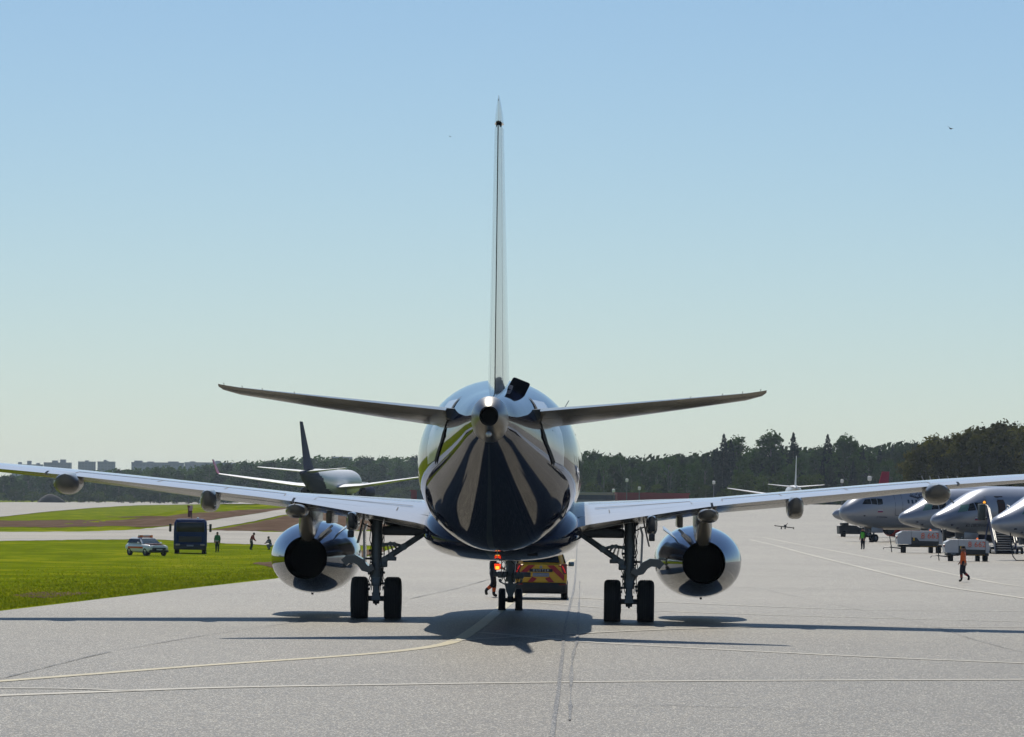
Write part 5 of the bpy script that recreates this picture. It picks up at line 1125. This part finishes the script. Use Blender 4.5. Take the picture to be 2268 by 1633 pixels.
# left wood
for row, (D, dy, n_) in enumerate(((2660, 0, 34), (2500, 7, 32), (2370, 18, 30))):
    for i in range(n_):
        px = -20 + 975 * (i + tr.uniform(.1, .9)) / n_; D_ = D + tr.uniform(-40, 40); q = at(px, 1100, D_); h = tops(px, D_, TOPL, dy + tr.uniform(-6, 8)) - gz(q.x, D_)
        if h < 4: continue
        tree('round' if tr.random() < .6 else 'birch', q.x, D_, h, 'green leafy tree in the wood behind the left half of the field', 'trees of the wood on the left', 1.3)
for i in range(30):
    px = -10 + 960 * (i + tr.uniform(.1, .9)) / 30; q = at(px, 1108, 2290); tree('bush', q.x, 2290, tr.uniform(4, 7.5), 'low yellow green bush along the foot of the left wood', 'bushes below the left wood', 2.2, lf_d)
# right wood
for row, (D, dy, n_) in enumerate(((1720, 6, 44), (1600, 13, 38), (1500, 32, 30))):
    for i in range(n_):
        px = 1270 + 1040 * (i + tr.uniform(.1, .9)) / n_; D_ = D + tr.uniform(-30, 30); q = at(px, 1100, D_); k = tr.random(); kind = 'spruce' if k < .34 else 'birch' if k < .75 else 'round'
        if px < 1500 and kind == 'spruce' and tr.random() < .6: kind = 'round'
        h = tops(px, D_, TOPR, dy + tr.uniform(-9, 12) - (6 if kind == 'spruce' and row == 0 else 0)) - gz(q.x, D_)
        lab = {'spruce': 'dark pointed spruce in the wood behind the right wing', 'birch': 'slim pale green birch in the wood behind the right wing', 'round': 'rounded green tree in the wood behind the right wing'}[kind]
        tree(kind, q.x, D_, h, lab, 'trees of the wood on the right', 1.0 if kind != 'spruce' else .85)
for (px, top, lab) in ((1756, 974, 'tall dark spruce standing just behind the small white airliner fin'), (1602, 977, 'tall thin spruce topping the wood right of the red hangar'), (1618, 990, 'broad dark spruce beside the tall thin one'), (1832, 978, 'dark spruce rising over the wood right of the small white airliner')):
    q = at(px, 1100, 1580); tree('spruce', q.x, 1580, at(px, top, 1580).z, lab, None, .9)
for (px, top) in ((1705, 968), (1630, 980), (1875, 976)):
    q = at(px, 1100, 1590); tree('birch', q.x, 1590, at(px, top, 1590).z, 'tall airy birch standing above the wood behind the right wing', 'tall birches above the right wood', 1.25)
# nearer brownish clump on the far right
for i in range(30):
    px = 2015 + 270 * (i + tr.uniform(0, 1)) / 30; D_ = tr.uniform(1050, 1150); q = at(px, 1100, D_); tp = prof_y([(2000, 1000), (2030, 990), (2080, 980), (2130, 974), (2200, 962), (2300, 950)], px) + tr.uniform(-8, 30)
    tree('birch' if tr.random() < .6 else 'round', q.x, D_, at(px, tp, D_).z, 'olive brown leafy tree in the nearer clump at the right edge', 'nearer trees at the right edge', 1.15, lf_o)
# lighter bushes before the right wood
for i in range(24):
    px = 1280 + 740 * (i + tr.uniform(0, 1)) / 24; D_ = tr.uniform(1380, 1430); q = at(px, 1100, D_); tree('bush', q.x, D_, tr.uniform(3.4, 7.0) * (1.5 if 1640 < px < 1800 else 1), 'yellowish green bush in front of the right wood', 'bushes below the right wood', 1.15, lf_d)
# deep wood behind, one dark mass
def wood(name, px0, px1, D, tab, dy):
    r_ = random.Random(9); vs = []; fs = []
    for i in range(26000):
        px = r_.uniform(px0, px1); D_ = D + r_.uniform(0, 90); zt = at(px, prof_y(tab, px) + dy, D_).z; z = r_.uniform(-1, max(1, zt + r_.gauss(0, .8))); q = at(px, 1100, D_); c = Vector((q.x, D_, z))
        a = Vector((r_.gauss(0, 1), r_.gauss(0, 1), r_.gauss(0, 1))).normalized(); b_ = a.orthogonal().normalized(); d = a.cross(b_); s_ = r_.uniform(.7, 1.5); k = len(vs); vs += [c - b_ * s_, c + d * s_ * .6, c + b_ * s_, c - d * s_ * .6]; fs.append((k, k + 1, k + 2, k + 3))
    me = bpy.data.meshes.new(name); me.from_pydata([tuple(v) for v in vs], [], fs); me.materials.append(lf_b); o = bpy.data.objects.new(name, me); COL.objects.link(o); struct(o, 'stuff')
    o['label'] = 'deep green mass of the wood behind the separate trees on the ' + ('left' if px0 < 0 else 'right'); o['category'] = 'wood'
wood('forest', -60, 980, 2700, TOPL, 6); wood('forest', 1250, 2340, 1760, TOPR, 14)
# woods beside and behind the apron, outside the picture but mirrored in the airliner's skin
def wood_line(p0, p1, hh, n_):
    r_ = random.Random(4); vs = []; fs = []
    for i in range(n_):
        t = r_.random(); X = p0[0] + (p1[0] - p0[0]) * t + r_.uniform(-12, 12); Y = p0[1] + (p1[1] - p0[1]) * t + r_.uniform(-12, 12); c = Vector((X, Y, r_.uniform(-1, hh * (1 + .2 * math.sin(t * 60) + .1 * math.sin(t * 173))))); a = Vector((r_.gauss(0, 1), r_.gauss(0, 1), r_.gauss(0, 1))).normalized(); b_ = a.orthogonal().normalized(); d = a.cross(b_); s_ = r_.uniform(1.2, 2.4); k = len(vs); vs += [c - b_ * s_, c + d * s_ * .6, c + b_ * s_, c - d * s_ * .6]; fs.append((k, k + 1, k + 2, k + 3))
    me = bpy.data.meshes.new('forest'); me.from_pydata([tuple(v) for v in vs], [], fs); me.materials.append(lf_b); o = bpy.data.objects.new('forest', me); COL.objects.link(o); struct(o, 'stuff'); o['label'] = 'belt of green wood beside the airfield, mirrored in the airliner'; o['category'] = 'wood'
wood_line((-420, -300), (-330, 700), 13, 9000)
# lamps on poles in front of the wood
for (px, py, D, lab) in ((1388.5, 1064, 1250, 'small white floodlight on a pole above the red hangar, left one'), (1416, 1082, 1250, 'small white floodlight on a low pole just above the red hangar'), (1359, 1087, 1250, 'dim floodlight on a pole above the beige building'), (1581, 1069, 1250, 'white floodlight on a pole in front of the dark spruces'), (1865, 1066, 1200, 'white globe lamp on a pole by the right tip of the small airliner tailplane'), (1926, 1060, 900, 'bare white mast with a guy wire standing above the right wing')):
    q = at(px, py, D); z0 = gz(q.x, D); o = empty('lamp_post', (q.x, D, z0), 0, lab, 'lamp post'); MB().tube([(0, 0, 0), (0, 0, q.z - z0)], [.12, .07], 6).build('pole', mat('pole_grey', (.15, .16, .17), .6), o); MB().bbox((0, 0, q.z - z0), (.75, .5, .9), .2).build('lamp_head', mat('lamp_white', (.8, .78, .75), .3), o)
for i, px in enumerate((2045, 2062, 2082, 2102, 2123)):
    q = at(px, 1062, 980); o = empty('mast', (q.x, 980, 0), 0, 'slim pole with a pale slanting arm in the row before the olive trees', 'mast', 'row of poles with pale slanting arms'); MB().tube([(0, 0, 0), (0, 0, q.z - .6)], .07, 6).build('pole', mat('pole_grey', (.15, .16, .17)), o); MB().tube([(-.35, 0, q.z + .7), (.2, 0, q.z - .7), (.45, 0, q.z - 1.3)], [.1, .16, .05], 6).build('arm', mat('arm_pale', (.25, .24, .23), .5), o)
# birds
for (px, py, D, sp, lab) in ((2106, 285, 420, .30, 'small grey bird gliding high in the sky at the upper right'), (997, 303, 420, .1, 'tiny dark bird high in the sky left of the fin')):
    q = at(px, py, D); mb = MB(); mb.tube([q + Vector((-sp * .5, 0, 0)), q + Vector((0, 0, -.02)), q + Vector((sp * .5, 0, 0))], [.01, .06 * sp / .3, .015], 8)
    mb.add([q + Vector((-.05, 0, 0)), q + Vector((.06, 0, 0)), q + Vector((-sp * .9, .05, sp * .7)), q + Vector((-sp, .0, sp * .72))], [(0, 1, 2, 3)]); mb.add([q + Vector((-.05, 0, 0)), q + Vector((.06, 0, 0)), q + Vector((sp * 1.0, .3, .04)), q + Vector((sp * .8, .3, .06))], [(0, 1, 2, 3)])
    o = mb.build('bird', mat('bird_grey', (.09, .1, .11), .8), None); tag(o, lab, 'bird')
# haze
hz = MB().box(-3200, 3200, -800, 9300, -2.6, 56).build('haze', mat('tmp', (1, 1, 1)), None, 0); hm = bpy.data.materials.new('haze_air'); hm.use_nodes = True; n = hm.node_tree.nodes; n.remove(n['Principled BSDF']); pv = n.new('ShaderNodeVolumePrincipled'); pv.inputs['Color'].default_value = (.72, .86, 1.0, 1); pv.inputs['Density'].default_value = 4.2e-5; pv.inputs['Anisotropy'].default_value = .3
hm.node_tree.links.new(pv.outputs[0], n['Material Output'].inputs['Volume']); hz.data.materials.clear(); hz.data.materials.append(hm); struct(hz, 'stuff')
